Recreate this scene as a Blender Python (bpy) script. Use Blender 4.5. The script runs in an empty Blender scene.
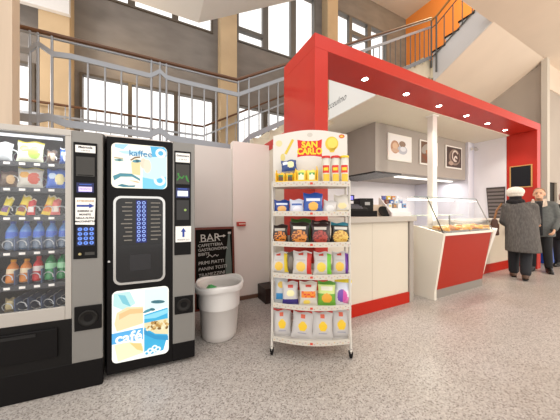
import bpy, bmesh, math, random
from mathutils import Vector, Matrix
random.seed(7)
SC = bpy.context.scene
COL = SC.collection
R = math.radians
PI = math.pi

# ------------------------------------------------------------------ materials
def lin(c):
    c /= 255.0
    return c / 12.92 if c <= 0.04045 else ((c + 0.055) / 1.055) ** 2.4

def hexc(h):
    h = h.lstrip('#')
    return (lin(int(h[0:2], 16)), lin(int(h[2:4], 16)), lin(int(h[4:6], 16)), 1)

_mats = {}
def mat(h, rough=0.5, metal=0.0, var=0.0, scale=8.0, bump=0.0, emit=0.0, spec=0.5, stretch=None):
    """plain procedural paint: a colour with slight noise in it, optional bump"""
    key = (h, rough, metal, var, scale, bump, emit, spec, stretch)
    if key in _mats:
        return _mats[key]
    m = bpy.data.materials.new('paint_' + h.strip('#'))
    m.use_nodes = True
    nt = m.node_tree
    b = nt.nodes['Principled BSDF']
    c = hexc(h)
    b.inputs['Base Color'].default_value = c
    b.inputs['Roughness'].default_value = rough
    b.inputs['Metallic'].default_value = metal
    b.inputs['Specular IOR Level'].default_value = spec
    if emit:
        b.inputs['Emission Color'].default_value = c
        b.inputs['Emission Strength'].default_value = emit
        b.inputs['Base Color'].default_value = (c[0] * .2, c[1] * .2, c[2] * .2, 1)
    if var or bump:
        tc = nt.nodes.new('ShaderNodeTexCoord')
        mp = nt.nodes.new('ShaderNodeMapping')
        if stretch:
            mp.inputs['Scale'].default_value = stretch
        nz = nt.nodes.new('ShaderNodeTexNoise')
        nz.inputs['Scale'].default_value = scale
        nz.inputs['Detail'].default_value = 6
        nt.links.new(tc.outputs['Object'], mp.inputs['Vector'])
        nt.links.new(mp.outputs['Vector'], nz.inputs['Vector'])
        if var:
            rp = nt.nodes.new('ShaderNodeValToRGB')
            rp.color_ramp.elements[0].position = 0.3
            rp.color_ramp.elements[1].position = 0.7
            rp.color_ramp.elements[0].color = tuple(max(0, x * (1 - var)) for x in c[:3]) + (1,)
            rp.color_ramp.elements[1].color = tuple(min(1, x * (1 + var)) for x in c[:3]) + (1,)
            nt.links.new(nz.outputs['Fac'], rp.inputs['Fac'])
            nt.links.new(rp.outputs['Color'], b.inputs['Base Color'])
        if bump:
            bp = nt.nodes.new('ShaderNodeBump')
            bp.inputs['Strength'].default_value = bump
            bp.inputs['Distance'].default_value = 0.01
            nt.links.new(nz.outputs['Fac'], bp.inputs['Height'])
            nt.links.new(bp.outputs['Normal'], b.inputs['Normal'])
    _mats[key] = m
    return m

def glass_mat(name, gloss=0.08, tint=(1, 1, 1, 1)):
    m = bpy.data.materials.new(name)
    m.use_nodes = True
    nt = m.node_tree
    nt.nodes.remove(nt.nodes['Principled BSDF'])
    t = nt.nodes.new('ShaderNodeBsdfTransparent')
    t.inputs['Color'].default_value = tint
    g = nt.nodes.new('ShaderNodeBsdfGlossy')
    g.inputs['Roughness'].default_value = 0.02
    mx = nt.nodes.new('ShaderNodeMixShader')
    mx.inputs['Fac'].default_value = gloss
    nt.links.new(t.outputs[0], mx.inputs[1])
    nt.links.new(g.outputs[0], mx.inputs[2])
    nt.links.new(mx.outputs[0], nt.nodes['Material Output'].inputs['Surface'])
    return m

def terrazzo():
    m = bpy.data.materials.new('terrazzo')
    m.use_nodes = True
    nt = m.node_tree
    b = nt.nodes['Principled BSDF']
    geo = nt.nodes.new('ShaderNodeNewGeometry')
    v = nt.nodes.new('ShaderNodeTexVoronoi')
    v.inputs['Scale'].default_value = 120
    v2 = nt.nodes.new('ShaderNodeTexVoronoi')
    v2.inputs['Scale'].default_value = 270
    n = nt.nodes.new('ShaderNodeTexNoise')
    n.inputs['Scale'].default_value = 0.9
    n.inputs['Detail'].default_value = 4
    for x in (v, v2, n):
        nt.links.new(geo.outputs['Position'], x.inputs['Vector'])
    r1 = nt.nodes.new('ShaderNodeValToRGB')
    cr = r1.color_ramp
    cr.interpolation = 'CONSTANT'
    cols = [(0.0, '#8d8580'), (0.10, '#aaa29d'), (0.28, '#bcb5b0'), (0.6, '#c7c1bc'), (0.82, '#d0cac5')]
    cr.elements[0].position = 0
    cr.elements[0].color = hexc(cols[0][1])
    cr.elements[1].position = cols[1][0]
    cr.elements[1].color = hexc(cols[1][1])
    for p, h in cols[2:]:
        e = cr.elements.new(p)
        e.color = hexc(h)
    sep = nt.nodes.new('ShaderNodeSeparateColor')
    nt.links.new(v.outputs['Color'], sep.inputs[0])
    nt.links.new(sep.outputs[0], r1.inputs['Fac'])
    sep2 = nt.nodes.new('ShaderNodeSeparateColor')
    nt.links.new(v2.outputs['Color'], sep2.inputs[0])
    r2 = nt.nodes.new('ShaderNodeValToRGB')
    r2.color_ramp.elements[0].color = (.8, .79, .78, 1)
    r2.color_ramp.elements[1].color = (1, 1, 1, 1)
    nt.links.new(sep2.outputs[0], r2.inputs['Fac'])
    mx = nt.nodes.new('ShaderNodeMix')
    mx.data_type = 'RGBA'
    mx.blend_type = 'MULTIPLY'
    mx.inputs['Factor'].default_value = 1
    nt.links.new(r1.outputs['Color'], mx.inputs['A'])
    nt.links.new(r2.outputs['Color'], mx.inputs['B'])
    r3 = nt.nodes.new('ShaderNodeValToRGB')
    r3.color_ramp.elements[0].position = .35
    r3.color_ramp.elements[1].position = .65
    r3.color_ramp.elements[0].color = (.88, .86, .82, 1)
    r3.color_ramp.elements[1].color = (1, 1, 1, 1)
    nt.links.new(n.outputs['Fac'], r3.inputs['Fac'])
    mx2 = nt.nodes.new('ShaderNodeMix')
    mx2.data_type = 'RGBA'
    mx2.blend_type = 'MULTIPLY'
    mx2.inputs['Factor'].default_value = 1
    nt.links.new(mx.outputs['Result'], mx2.inputs['A'])
    nt.links.new(r3.outputs['Color'], mx2.inputs['B'])
    nt.links.new(mx2.outputs['Result'], b.inputs['Base Color'])
    b.inputs['Roughness'].default_value = 0.3
    b.inputs['Specular IOR Level'].default_value = 0.35
    return m

RED = mat('#bd2c1e', .4, var=.04, scale=3, spec=.35)
REDP = mat('#b72412', .5, spec=.2)
CREAM = mat('#d9cfbd', .5, var=.02, scale=2)
WHITEW = mat('#e4dcd8', .6, var=.03, scale=2)
PANEL2 = mat('#efe3da', .6, var=.02, scale=1.5)
PANEL1 = mat('#d9d1c9', .6, var=.03, scale=1.5)
BOOTHW = mat('#e9e6ea', .5, var=.01)
CEILC = mat('#e6dfcf', .6, var=.01)
BEIGE = mat('#e0d0bd', .75, var=.04, scale=1.2)
GREYW = mat('#b3a89c', .75, var=.06, scale=1.0)
CONC = mat('#736d68', .8, var=.16, scale=1.6, stretch=(1, 1, 2.5))
TANW = mat('#b39c7c', .8, var=.07, scale=2)
SOFFW = mat('#cfcdcc', .7, var=.03, scale=1)
ORANGE = mat('#d8843c', .6, var=.04, scale=1)
STEEL = mat('#8d8f93', .4, .6)
STEELD = mat('#5c5b58', .45, .4)
WOOD = mat('#5c3a20', .35, var=.15, scale=10, stretch=(1, 8, 8))
WOODL = mat('#a87a45', .35, var=.15, scale=10, stretch=(1, 8, 8))
FRAMEB = mat('#4b4033', .5)
STONE = mat('#c9bda6', .5, var=.08, scale=6)
BLACK = mat('#121010', .4, spec=.15)
BLACKM = mat('#181615', .6, spec=.15)
DARK = mat('#242220', .45, spec=.15)
DGREY = mat('#454340', .4, spec=.2)
ALU = mat('#b9b3ab', .4, .35)
SILV = mat('#86837e', .45, .3)
CHROME = mat('#c8c8c6', .2, .9)
WHITE = mat('#f2f0ec', .5)
PAPER = mat('#f4f1ec', .7)
CLEAR = glass_mat('clear_glass', .05)
WINGL = glass_mat('window_glass', .05)

# ------------------------------------------------------------------ mesh builder
class MB:
    def __init__(s):
        s.v, s.f, s.mi, s.sm, s.mats = [], [], [], [], []
        s.M = Matrix.Identity(4)
    def m(s, material):
        if material not in s.mats:
            s.mats.append(material)
        return s.mats.index(material)
    def add(s, vs, fs, material, smooth=False):
        k = len(s.v)
        s.v += [tuple(s.M @ Vector(p)) for p in vs]
        i = s.m(material)
        for f in fs:
            s.f.append([k + a for a in f]); s.mi.append(i); s.sm.append(smooth)
        return s
    def box(s, x0, x1, y0, y1, z0, z1, material):
        vs = [(x0, y0, z0), (x1, y0, z0), (x1, y1, z0), (x0, y1, z0), (x0, y0, z1), (x1, y0, z1), (x1, y1, z1), (x0, y1, z1)]
        return s.add(vs, [(0, 3, 2, 1), (4, 5, 6, 7), (0, 1, 5, 4), (1, 2, 6, 5), (2, 3, 7, 6), (3, 0, 4, 7)], material)
    def hexa(s, pts, material):
        """eight corners, bottom ring then top ring"""
        return s.add(pts, [(0, 3, 2, 1), (4, 5, 6, 7), (0, 1, 5, 4), (1, 2, 6, 5), (2, 3, 7, 6), (3, 0, 4, 7)], material)
    def prism(s, poly, axis, a, b, material):
        """polygon extruded along an axis; poly holds the two other coordinates in order"""
        def P(p, t):
            return {'x': (t, p[0], p[1]), 'y': (p[0], t, p[1]), 'z': (p[0], p[1], t)}[axis]
        n = len(poly)
        vs = [P(p, a) for p in poly] + [P(p, b) for p in poly]
        fs = [list(range(n))[::-1], list(range(n, 2 * n))] + [(i, (i + 1) % n, n + (i + 1) % n, n + i) for i in range(n)]
        return s.add(vs, fs, material)
    def tube(s, pts, r, material, n=10, caps=True):
        pts = [Vector(p) for p in pts]
        rs = r if isinstance(r, (list, tuple)) else [r] * len(pts)
        vs, fs = [], []
        up0 = None
        for i, p in enumerate(pts):
            d = (pts[min(i + 1, len(pts) - 1)] - pts[max(i - 1, 0)]).normalized()
            if up0 is None:
                up0 = Vector((0, 0, 1)) if abs(d.z) < .9 else Vector((1, 0, 0))
            a = d.cross(up0)
            if a.length < 1e-4:
                a = d.orthogonal()
            a.normalize()
            b = a.cross(d).normalized()
            for k in range(n):
                t = 2 * PI * k / n
                vs.append(p + (a * math.cos(t) + b * math.sin(t)) * rs[i])
        for i in range(len(pts) - 1):
            for k in range(n):
                fs.append((i * n + k, i * n + (k + 1) % n, (i + 1) * n + (k + 1) % n, (i + 1) * n + k))
        s.add(vs, fs, material, True)
        if caps:
            m0 = (len(pts) - 1) * n
            s.add(vs[:n], [list(range(n))[::-1]], material)
            s.add(vs[m0:], [list(range(n))], material)
        return s
    def lathe(s, prof, c, material, n=32, smooth=True, sx=1, sy=1):
        vs, fs = [], []
        for r, z in prof:
            for k in range(n):
                t = 2 * PI * k / n
                vs.append((c[0] + r * sx * math.cos(t), c[1] + r * sy * math.sin(t), c[2] + z))
        for i in range(len(prof) - 1):
            for k in range(n):
                fs.append((i * n + k, i * n + (k + 1) % n, (i + 1) * n + (k + 1) % n, (i + 1) * n + k))
        return s.add(vs, fs, material, smooth)
    def ball(s, c, r, material, n=16, m=10):
        rx, ry, rz = r if isinstance(r, (tuple, list)) else (r, r, r)
        vs, fs = [], []
        for i in range(m + 1):
            a = -PI / 2 + PI * i / m
            for k in range(n):
                t = 2 * PI * k / n
                vs.append((c[0] + rx * math.cos(a) * math.cos(t), c[1] + ry * math.cos(a) * math.sin(t), c[2] + rz * math.sin(a)))
        for i in range(m):
            for k in range(n):
                fs.append((i * n + k, i * n + (k + 1) % n, (i + 1) * n + (k + 1) % n, (i + 1) * n + k))
        return s.add(vs, fs, material, True)
    def flat(s, pts, y, material):
        """polygon in the x-z plane facing -y"""
        return s.add([(x, y, z) for x, z in pts], [list(range(len(pts)))], material)
    def rect(s, x0, x1, z0, z1, y, material):
        return s.flat([(x0, z0), (x1, z0), (x1, z1), (x0, z1)], y, material)
    def oval(s, cx, cz, rx, rz, y, material, n=24, rot=0):
        c, d = math.cos(rot), math.sin(rot)
        return s.flat([(cx + rx * math.cos(t) * c - rz * math.sin(t) * d, cz + rx * math.cos(t) * d + rz * math.sin(t) * c)
                       for t in [2 * PI * k / n for k in range(n)]], y, material)
    def ring(s, cx, cz, ro, ri, y, material, n=24, a0=0, a1=2 * PI, sx=1):
        vs, fs = [], []
        for k in range(n + 1):
            t = a0 + (a1 - a0) * k / n
            vs += [(cx + sx * ro * math.cos(t), y, cz + ro * math.sin(t)), (cx + sx * ri * math.cos(t), y, cz + ri * math.sin(t))]
        for k in range(n):
            fs.append((2 * k, 2 * k + 2, 2 * k + 3, 2 * k + 1))
        return s.add(vs, fs, material)
    def line(s, pts, w, y, material):
        """flat brush stroke in the x-z plane"""
        for (x0, z0), (x1, z1) in zip(pts[:-1], pts[1:]):
            L = math.hypot(x1 - x0, z1 - z0) or 1e-6
            nx, nz = -(z1 - z0) / L * w / 2, (x1 - x0) / L * w / 2
            s.flat([(x0 - nx, z0 - nz), (x1 - nx, z1 - nz), (x1 + nx, z1 + nz), (x0 + nx, z0 + nz)], y, material)
        return s
    def text(s, txt, cx, cz, y, size, material, align='CENTER', bold=0.0, shear=0.0, rot=0.0, sx=1.0):
        cu = bpy.data.curves.new('t', 'FONT')
        cu.body = txt
        cu.size = size
        cu.align_x = align
        cu.align_y = 'CENTER'
        cu.offset = bold
        cu.shear = shear
        cu.resolution_u = 3
        o = bpy.data.objects.new('t', cu)
        COL.objects.link(o)
        dg = bpy.context.evaluated_depsgraph_get()
        me = bpy.data.meshes.new_from_object(o.evaluated_get(dg))
        c, d = math.cos(rot), math.sin(rot)
        vs = [(cx + sx * v.co.x * c - v.co.y * d, y, cz + sx * v.co.x * d + v.co.y * c) for v in me.vertices]
        fs = [list(p.vertices) for p in me.polygons]
        s.add(vs, fs, material)
        bpy.data.objects.remove(o)
        bpy.data.curves.remove(cu)
        bpy.data.meshes.remove(me)
        return s
    def mesh(s, name):
        me = bpy.data.meshes.new(name)
        me.from_pydata(s.v, [], s.f)
        for m in s.mats:
            me.materials.append(m)
        for p, i, q in zip(me.polygons, s.mi, s.sm):
            p.material_index = i
            p.use_smooth = q
        me.update()
        return me
    def build(s, name, parent=None, bevel=0.0, loc=None, rz=0.0, segs=2):
        o = bpy.data.objects.new(name, s.mesh(name))
        COL.objects.link(o)
        if parent is not None:
            o.parent = parent
        if loc is not None:
            o.location = loc
        if rz:
            o.rotation_euler.z = rz
        if bevel:
            b = o.modifiers.new('soft_edges', 'BEVEL')
            b.width = bevel
            b.segments = segs
            b.limit_method = 'ANGLE'
        return o

def tag(o, label=None, cat=None, group=None, kind=None):
    if label: o['label'] = label
    if cat: o['category'] = cat
    if group: o['group'] = group
    if kind: o['kind'] = kind
    return o

def thing(name, label, cat, loc=(0, 0, 0), rz=0.0, group=None):
    o = bpy.data.objects.new(name, None)
    o.empty_display_size = .1
    COL.objects.link(o)
    o.location = loc
    o.rotation_euler.z = rz
    return tag(o, label, cat, group)

def struct(name, mb, label=None, bevel=0.0):
    o = mb.build(name, bevel=bevel)
    o['kind'] = 'structure'
    if label: o['label'] = label
    return o

def copy_tree(o, parent=None):
    c = o.copy()
    COL.objects.link(c)
    if parent is not None:
        c.parent = parent
    for ch in list(o.children):
        copy_tree(ch, c)
    return c

def sbox(name, x0, x1, y0, y1, z0, z1, m, label=None):
    return struct(name, MB().box(x0, x1, y0, y1, z0, z1, m), label)

# ------------------------------------------------------------------ camera
cam = bpy.data.cameras.new('camera')
cam.sensor_width = 36
cam.lens = 240 / 560 * 36
cam.clip_start = 0.05
co = bpy.data.objects.new('camera', cam)
COL.objects.link(co)
co.location = (0, 0, 1.25)
co.rotation_euler = (R(90), 0, -math.atan(122 / 240))
SC.camera = co

# ------------------------------------------------------------------ setting: floor, walls, windows, stairs
sbox('floor', -6, 14, -6, 7, -.1, 0, terrazzo(), 'speckled grey terrazzo floor')

def wall_open(name, x0, x1, z0, z1, y0, y1, opens, m, label):
    """wall along x with rectangular openings (ax, bx, az, bz)"""
    xs = sorted({x0, x1, *[o[0] for o in opens], *[o[1] for o in opens]})
    zs = sorted({z0, z1, *[o[2] for o in opens], *[o[3] for o in opens]})
    mb = MB()
    for za, zb in zip(zs[:-1], zs[1:]):
        run = None
        for xa, xb in zip(xs[:-1], xs[1:]):
            hole = any(o[0] <= xa + 1e-6 and xb <= o[1] + 1e-6 and o[2] <= za + 1e-6 and zb <= o[3] + 1e-6 for o in opens)
            if not hole:
                run = (run[0], xb) if run else (xa, xb)
            if (hole or xb == xs[-1]) and run:
                mb.box(run[0], run[1], y0, y1, za, zb, m)
                run = None
    return struct(name, mb, label)

OPENS = [(-3.2, -2.12, 2.4, 4.08), (-1.44, 1.29, 2.4, 4.10),
         (-3.2, 1.26, 5.78, 7.95), (1.9, 4.45, 2.4, 4.10),
         (1.9, 4.45, 5.80, 7.95), (5.3, 7.75, 5.85, 7.97)]
wall_open('wall_back', -6, 8.87, 2.0, 8.9, 6.3, 6.5, OPENS, CONC, 'grey brown upper back wall with large bright windows')

def window(i, x0, x1, z0, z1, vx, hz, frame=FRAMEB, b=.045, label=None):
    """vx: vertical mullions (x, half width); hz: (xa, xb, z) rails"""
    mb = MB()
    y0, y1 = 6.27, 6.4
    mb.box(x0, x0 + b, y0, y1, z0, z1, frame)
    mb.box(x1 - b, x1, y0, y1, z0, z1, frame)
    mb.box(x0 + b, x1 - b, y0, y1, z0, z0 + b, frame)
    mb.box(x0 + b, x1 - b, y0, y1, z1 - b, z1, frame)
    for x, w in vx:
        mb.box(x - w, x + w, y0 + .004, y1, z0 + b, z1 - b, frame)
    for xa, xb, z, w in hz:
        mb.box(xa, xb, y0 + .008, y1, z - w, z + w, frame)
    o = mb.build('window_%d' % i)
    tag(o, label, None, None, 'structure')
    g = MB().box(x0 + b, x1 - b, 6.345, 6.35, z0 + b, z1 - b, WINGL).build('pane', o)
    return o

window(1, -3.2, -2.12, 2.4, 4.08, [], [], label='lower window at the far left beside the tan pillar')
window(2, -1.44, 1.29, 2.4, 4.10, [(-.558, .038), (.388, .045)], [], label='wide three-light window behind the landing railing')
window(3, -3.2, 1.26, 5.78, 7.95, [(-1.3, .04), (-.53, .07), (.37, .07)], [], FRAMEB, .045, 'high clerestory window above the landing')
DW = mat('#58544f', .5)
window(4, 1.9, 4.45, 2.4, 4.10, [(2.73, .07), (3.65, .08)], [], label='low window behind the stair flight')
window(5, 1.9, 4.45, 5.80, 7.95, [(2.735, .085), (3.65, .09)], [(1.94, 2.65, 6.17, .05)], DW, label='tall upper window between the two tan pillars')
window(6, 5.3, 7.75, 5.85, 7.97, [(5.93, .07), (6.82, .09)], [(6.0, 6.73, 7.42, .07)], DW, label='upper window beyond the second tan pillar')
sbox('column_middle', 1.39, 1.81, 6.0, 6.3, 2.0, 8.9, TANW, 'tan pillar in front of the upper back wall')
sbox('column_far', 4.72, 5.13, 6.0, 6.3, 2.0, 8.9, TANW, 'tan pillar above the red portal')
sbox('column_rear', -1.98, -1.53, 6.0, 6.3, 2.0, 6.2, TANW, 'tan pillar behind the landing railing')
sbox('beam_rear', -3.6, -1.51, 5.9, 5.99, 4.98, 6.8, SOFFW, 'white beam above the rear pillar')
sbox('column_left', -2.4, -1.21, 3.12, 3.26, 0, 7, mat('#c9b49d', .7, var=.08, scale=1.5, stretch=(6, 1, .4)), 'beige column behind the snack machine')
sbox('ceiling_top', -6, 8.87, 2.43, 6.3, 8.9, 9.1, SOFFW, 'white ceiling of the stairwell')
# upper slab with the rising flight, seen from below
mb = MB().prism([(-6, 4.98), (.725, 4.98), (4.6, 7.3), (4.6, 7.55), (.6, 5.2), (-6, 5.2)], 'y', 3.0, 5.0, SOFFW)
struct('ceiling_upper_flight', mb, 'white underside of the upper stair flight')
# wall panels behind the bin
sbox('wall_panel', -2.4, .915, 3.28, 3.36, 0, 2.10, PANEL1, 'grey white wall panel behind the blackboard')
sbox('wall_panel_tall', .918, 1.468, 3.23, 3.36, 0, 2.2, PANEL2, 'pinkish white wall panel beside the red portal')
sbox('baseboard_panel', .92, 1.3, 3.20, 3.23, 0, .05, mat('#6b4a38', .5))
sbox('trim_plinth', 1.27, 1.46, 2.92, 3.2, 0, .2, mat('#2a1a14', .5), 'dark plinth block at the wall foot')
sbox('wall_booth_left', 1.47, 1.56, 2.76, 3.36, 0, 2.13, CREAM)
sbox('trim_booth_left', 1.46, 1.57, 2.76, 3.4, 2.13, 2.26, RED, 'red cap on the booth side wall')
# landing, first flight, corner landing, second flight
sbox('stair_landing', -6, 1.08, 3.6, 6.0, 1.9, 2.08, STONE, 'stair landing above the machines')
def flight(name, label):
    mb = MB()
    n, x0, z0 = 17, 1.08, 2.08
    run, rise = 5.02 / n, 2.92 / n
    pts = [(x0, z0)]
    for i in range(n):
        pts += [(x0 + i * run, z0 + (i + 1) * rise), (x0 + (i + 1) * run, z0 + (i + 1) * rise)]
    pts += [(x0 + n * run, 5.0 - .4), (x0 + .3, z0 - .06), (x0, z0 - .18)]
    mb.prism(pts, 'y', 3.66, 5.9, STONE)
    return struct(name, mb, label)
flight('stair_flight', 'stone stair flight rising to the corner landing')
sbox('stair_corner_landing', 6.1, 8.87, 3.6, 6.3, 4.55, 5.0, mat('#d9cdb2', .6, var=.04), 'cream corner landing of the stair')
mb = MB()
n, y0, z0 = 8, 3.6, 5.0
run, rise = .295, .168
pts = [(y0, z0)]
for i in range(n):
    pts += [(y0 - i * run, z0 + (i + 1) * rise), (y0 - (i + 1) * run, z0 + (i + 1) * rise)]
ye = y0 - n * run
pts += [(ye, 5.1 + .56 * (2.42 - ye)), (3.6, 4.44)]
mb.prism(pts, 'x', 6.1, 8.87, SOFFW)
mb.hexa([(6.12, ye, 5.085 + .56 * (2.42 - ye)), (8.86, ye, 5.085 + .56 * (2.42 - ye)), (8.86, 3.6, 4.425), (6.12, 3.6, 4.425), (6.12, ye, 5.12 + .56 * (2.42 - ye)), (8.86, ye, 5.12 + .56 * (2.42 - ye)), (8.86, 3.6, 4.46), (6.12, 3.6, 4.46)], BEIGE)
struct('stair_flight_upper', mb, 'white stair flight rising along the orange wall')
mb = MB()
for i in range(n):
    mb.box(6.08, 8.8, y0 - (i + 1) * run, y0 - i * run + .02, z0 + (i + 1) * rise, z0 + (i + 1) * rise + .035, DARK)
struct('trim_treads', mb, 'dark treads of the upper stair flight')
sbox('ceiling', 4.2, 14, -6, 2.42, 5.1, 5.3, BEIGE, 'beige flat ceiling at upper right')
sbox('wall_right', 8.87, 9.0, 2.45, 6.3, 0, 5.13, GREYW, 'grey wall under the upper stair flight')
sbox('wall_orange', 8.87, 9.0, 1.2, 6.5, 5.31, 9.1, ORANGE, 'orange stairwell wall')
sbox('wall_orange_low', 8.87, 9.0, 2.45, 6.5, 5.13, 5.31, ORANGE)
sbox('column_right', 8.75, 8.92, 2.34, 2.45, 0, 5.1, mat('#c9c2b6', .7), 'pale corner column beside the dark door')
wall_open('wall_far_right', 9.0, 14, 0, 4.45, 2.45, 2.6, [(9.2, 9.86, 0, 2.0)], GREYW, 'grey wall with the dark door')
sbox('wall_far_upper', 8.92, 14, 2.42, 2.6, 4.45, 5.1, BEIGE, 'beige band above the grey wall')
d = MB().box(9.2, 9.86, 2.5, 2.55, 0, 2.0, mat('#2d2822', .6, spec=.1)).build('door_1')
tag(d, 'dark door in the grey wall at far right', None, None, 'structure')
MB().box(9.26, 9.3, 2.46, 2.5, .95, 1.1, SILV).build('handle', d)

# ------------------------------------------------------------------ stair railings
def flat_bar(mb, pts, m, w=.055, t=.012):
    """flat bar following points in the x-z plane at y = 0"""
    up = [(x, z + w / 2) for x, z in pts]
    dn = [(x, z - w / 2) for x, z in pts]
    for i in range(len(pts) - 1):
        mb.prism([dn[i], dn[i + 1], up[i + 1], up[i]], 'y', -t, t, m)
    return mb
SL = 2.8 / 5.02
def near_rail():
    t = thing('stair_railing', 'steel railing with brown wooden handrail along the landing and flight', 'railing', (0, 3.6, 2.2))
    mb = MB()
    hp = [(-1.4, 0, 1.04), (1.09, 0, 1.06), (3.5, 0, 1.06 + 2.41 * SL), (6.02, 0, 1.04 + 4.94 * SL)]
    mb.tube(hp, .024, WOOD, 12)
    mb.build('handrail', t)
    hp2 = [(x, y, z - .045) for x, y, z in hp]
    MB().tube(hp2, .014, STEEL, 8).build('support_rail', t)
    b = [(-1.4, .79), (-1.27, .79), (-1.19, .90), (-1.06, .82), (-.9, .84), (-.1, .82), (-.075, .83), (.024, .91), (.1, .85), (.2, .84), (1.1, .83), (6.0, .83 + 4.9 * SL)]
    flat_bar(MB(), b, STEEL, .06).build('upper_flat_rail', t)
    b = [(-1.4, .06), (-1.2, .06), (-1.1, .1), (-.95, .05), (-.1, .04), (.024, .12), (.15, .03), (1.1, .0), (1.3, .21), (6.0, .2 + 4.7 * SL)]
    flat_bar(MB(), b, STEEL, .085).build('lower_flat_rail', t)
    for x in (-1.256, -1.19, -1.072, -.077, .024, .103, 1.11, 1.28):
        z = 0 if x < 1.08 else (x - 1.08) * SL
        MB().tube([(x, 0, z - .12), (x, 0, z + 1.03)], .014, STEEL, 8).build('post', t)
    x = -.914
    xs = []
    while x < 1.0:
        if min(abs(x - q) for q in (-.077, .024, .103)) > .06:
            xs.append(x)
        x += .168
    x = 1.45
    while x < 6.0:
        xs.append(x)
        x += .172
    for x in xs:
        z = 0 if x < 1.08 else (x - 1.08) * SL
        m = STEEL if x < 3.2 else STEELD  # upper bars in darker steel: backlit silhouette put into the colour
        MB().tube([(x, 0, z + .03), (x, 0, z + .85)], .011, m, 8).build('bar', t)
near_rail()
def far_rail():
    t = thing('stair_railing', 'farther thin railing with brown handrail in front of the windows', 'railing', (0, 5.88, 2.2))
    hp = [(-2.6, 0, 1.02), (.95, 0, 1.02), (3.6, 0, 1.02 + 2.65 * SL)]
    MB().tube(hp, .024, WOOD, 10).build('handrail', t)
    b = [(-2.6, .86), (.95, .86), (3.6, .86 + 2.65 * SL)]
    flat_bar(MB(), [(x, z - .06) for x, z in b], STEEL, .04).build('flat_rail', t)
    for i in range(27):
        x = -2.5 + i * .235
        z = 0 if x < 1.08 else (x - 1.08) * SL
        MB().tube([(x, 0, z), (x, 0, z + 1.0)], .009, STEEL, 8).build('bar', t)
far_rail()
def top_rail():
    t = thing('stair_railing', 'dark railing with wooden handrail climbing in front of the orange wall', 'railing', (6.07, 3.6, 5.0))
    k = rise / run
    hp = [(0, .02, .96), (0, -.12, 1.0), (0, -1.9, 1.0 + 1.78 * k)]
    MB().tube(hp, .026, WOODL, 10).build('handrail', t)
    MB().tube([(0, 0, .78), (0, -.12, .8), (0, -1.9, .8 + 1.78 * k)], .012, STEELD, 8).build('upper_rail', t)
    MB().tube([(0, 0, .05), (0, -.15, .12), (0, -1.9, .12 + 1.75 * k)], .014, STEELD, 8).build('lower_rail', t)
    for y in (.02, -.1):
        MB().tube([(0, y, -.42 - y * k * .9 if y < 0 else -.2), (0, y, .98 + max(0, -y - .1) * k)], .02, STEELD, 8).build('post', t)
    for i in range(9):
        y = -.28 - i * .19
        if abs(y + 1.05) < .05: continue
        MB().tube([(0, y, .12 - (y + .15) * k), (0, y, .8 - (y + .12) * k)], .011, STEELD, 8).build('bar', t)
top_rail()

# ------------------------------------------------------------------ red portal and bar booth
t = thing('portal_frame', 'big red square portal framing the bar booth', 'portal', (1.455, 2.06, 0))
MB().box(0, .17, 0, .69, 0, 2.95, RED).build('jamb', t, .004)
MB().box(5.695, 5.875, 0, .5, 0, 2.95, RED).build('jamb', t, .004)
mb = MB().prism([(0, 0), (5.875, 0), (5.875, .5), (.17, .44), (.17, .69), (0, .69)], 'z', 2.95, 3.1, RED)
mb.build('header', t, .004)
LX = [2.397, 3.245, 4.091, 4.962, 5.779, 6.578]
ORD = ['nearest the sign panel', 'second from the sign panel', 'third from the sign panel', 'third from the blackboard', 'second from the blackboard', 'nearest the blackboard']
GLOW = mat('#fff6e8', emit=20.0)
for i, x in enumerate(LX):
    y = 2.28 + .02 * i
    t = thing('recessed_spotlight', 'small recessed spotlight in the red soffit, ' + ORD[i], 'spotlight', (x, y, 2.95), 0, 'spotlights in the red soffit')
    MB().lathe([(.035, -.002), (.05, -.006), (.052, -.003), (.052, 0.01)], (0, 0, 0), CHROME, 20).build('trim_ring', t)
    MB().lathe([(.036, -.003), (.02, -.006), (.0005, -.007)], (0, 0, 0), GLOW, 16).build('bulb', t)
    L = bpy.data.lights.new('spot_light', 'SPOT')
    L.energy = 16
    L.color = (1, .9, .78)
    L.spot_size = R(115)
    L.spot_blend = .7
    L.shadow_soft_size = .04
    lo = bpy.data.objects.new('spot_light', L)
    COL.objects.link(lo)
    lo.location = (x, y, 2.93)

# booth shell
sbox('ceiling_booth', 2.872, 7.15, 2.505, 5.0, 2.94, 3.0, CEILC, 'cream ceiling of the bar booth')
sbox('wall_booth_back', 2.95, 7.15, 4.6, 4.7, 0, 2.94, BOOTHW, 'white back wall of the booth')
sbox('wall_booth_back_low', 1.6, 2.95, 4.6, 4.7, 0, 1.95, BOOTHW)
sbox('wall_booth_right', 7.152, 7.3, 2.565, 4.7, 0, 2.94, BOOTHW, 'white right wall of the booth')
sbox('wall_booth_stub', 6.885, 7.15, 3.2, 4.6, 0, 2.94, mat('#dcdbe6', .5), 'white wall stub beside the extractor hood')
# white bulkhead with the shop name
SIGNW = mat('#f4efe6', .5, emit=.42)  # glow put into the white so the face reads brightly lit
mb = MB().prism([(0, 0), (1.06, 0), (1.06, .45), (0, .95)], 'y', 0, .02, SIGNW)
mb.text('ucceulmo', .17, .235, -.004, .17, mat('#3c3a3a', .5), shear=.45, sx=.85)
o = mb.build('sign_panel', loc=(2.85, 3.58, 2.945), rz=-PI / 2)
tag(o, 'white lit sign panel with slanted dark script letters', 'sign')
MB().box(1.03, 1.06, .02, .2, 0, .4, mat('#d8d2c8', .5)).build('end_panel', o)

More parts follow.
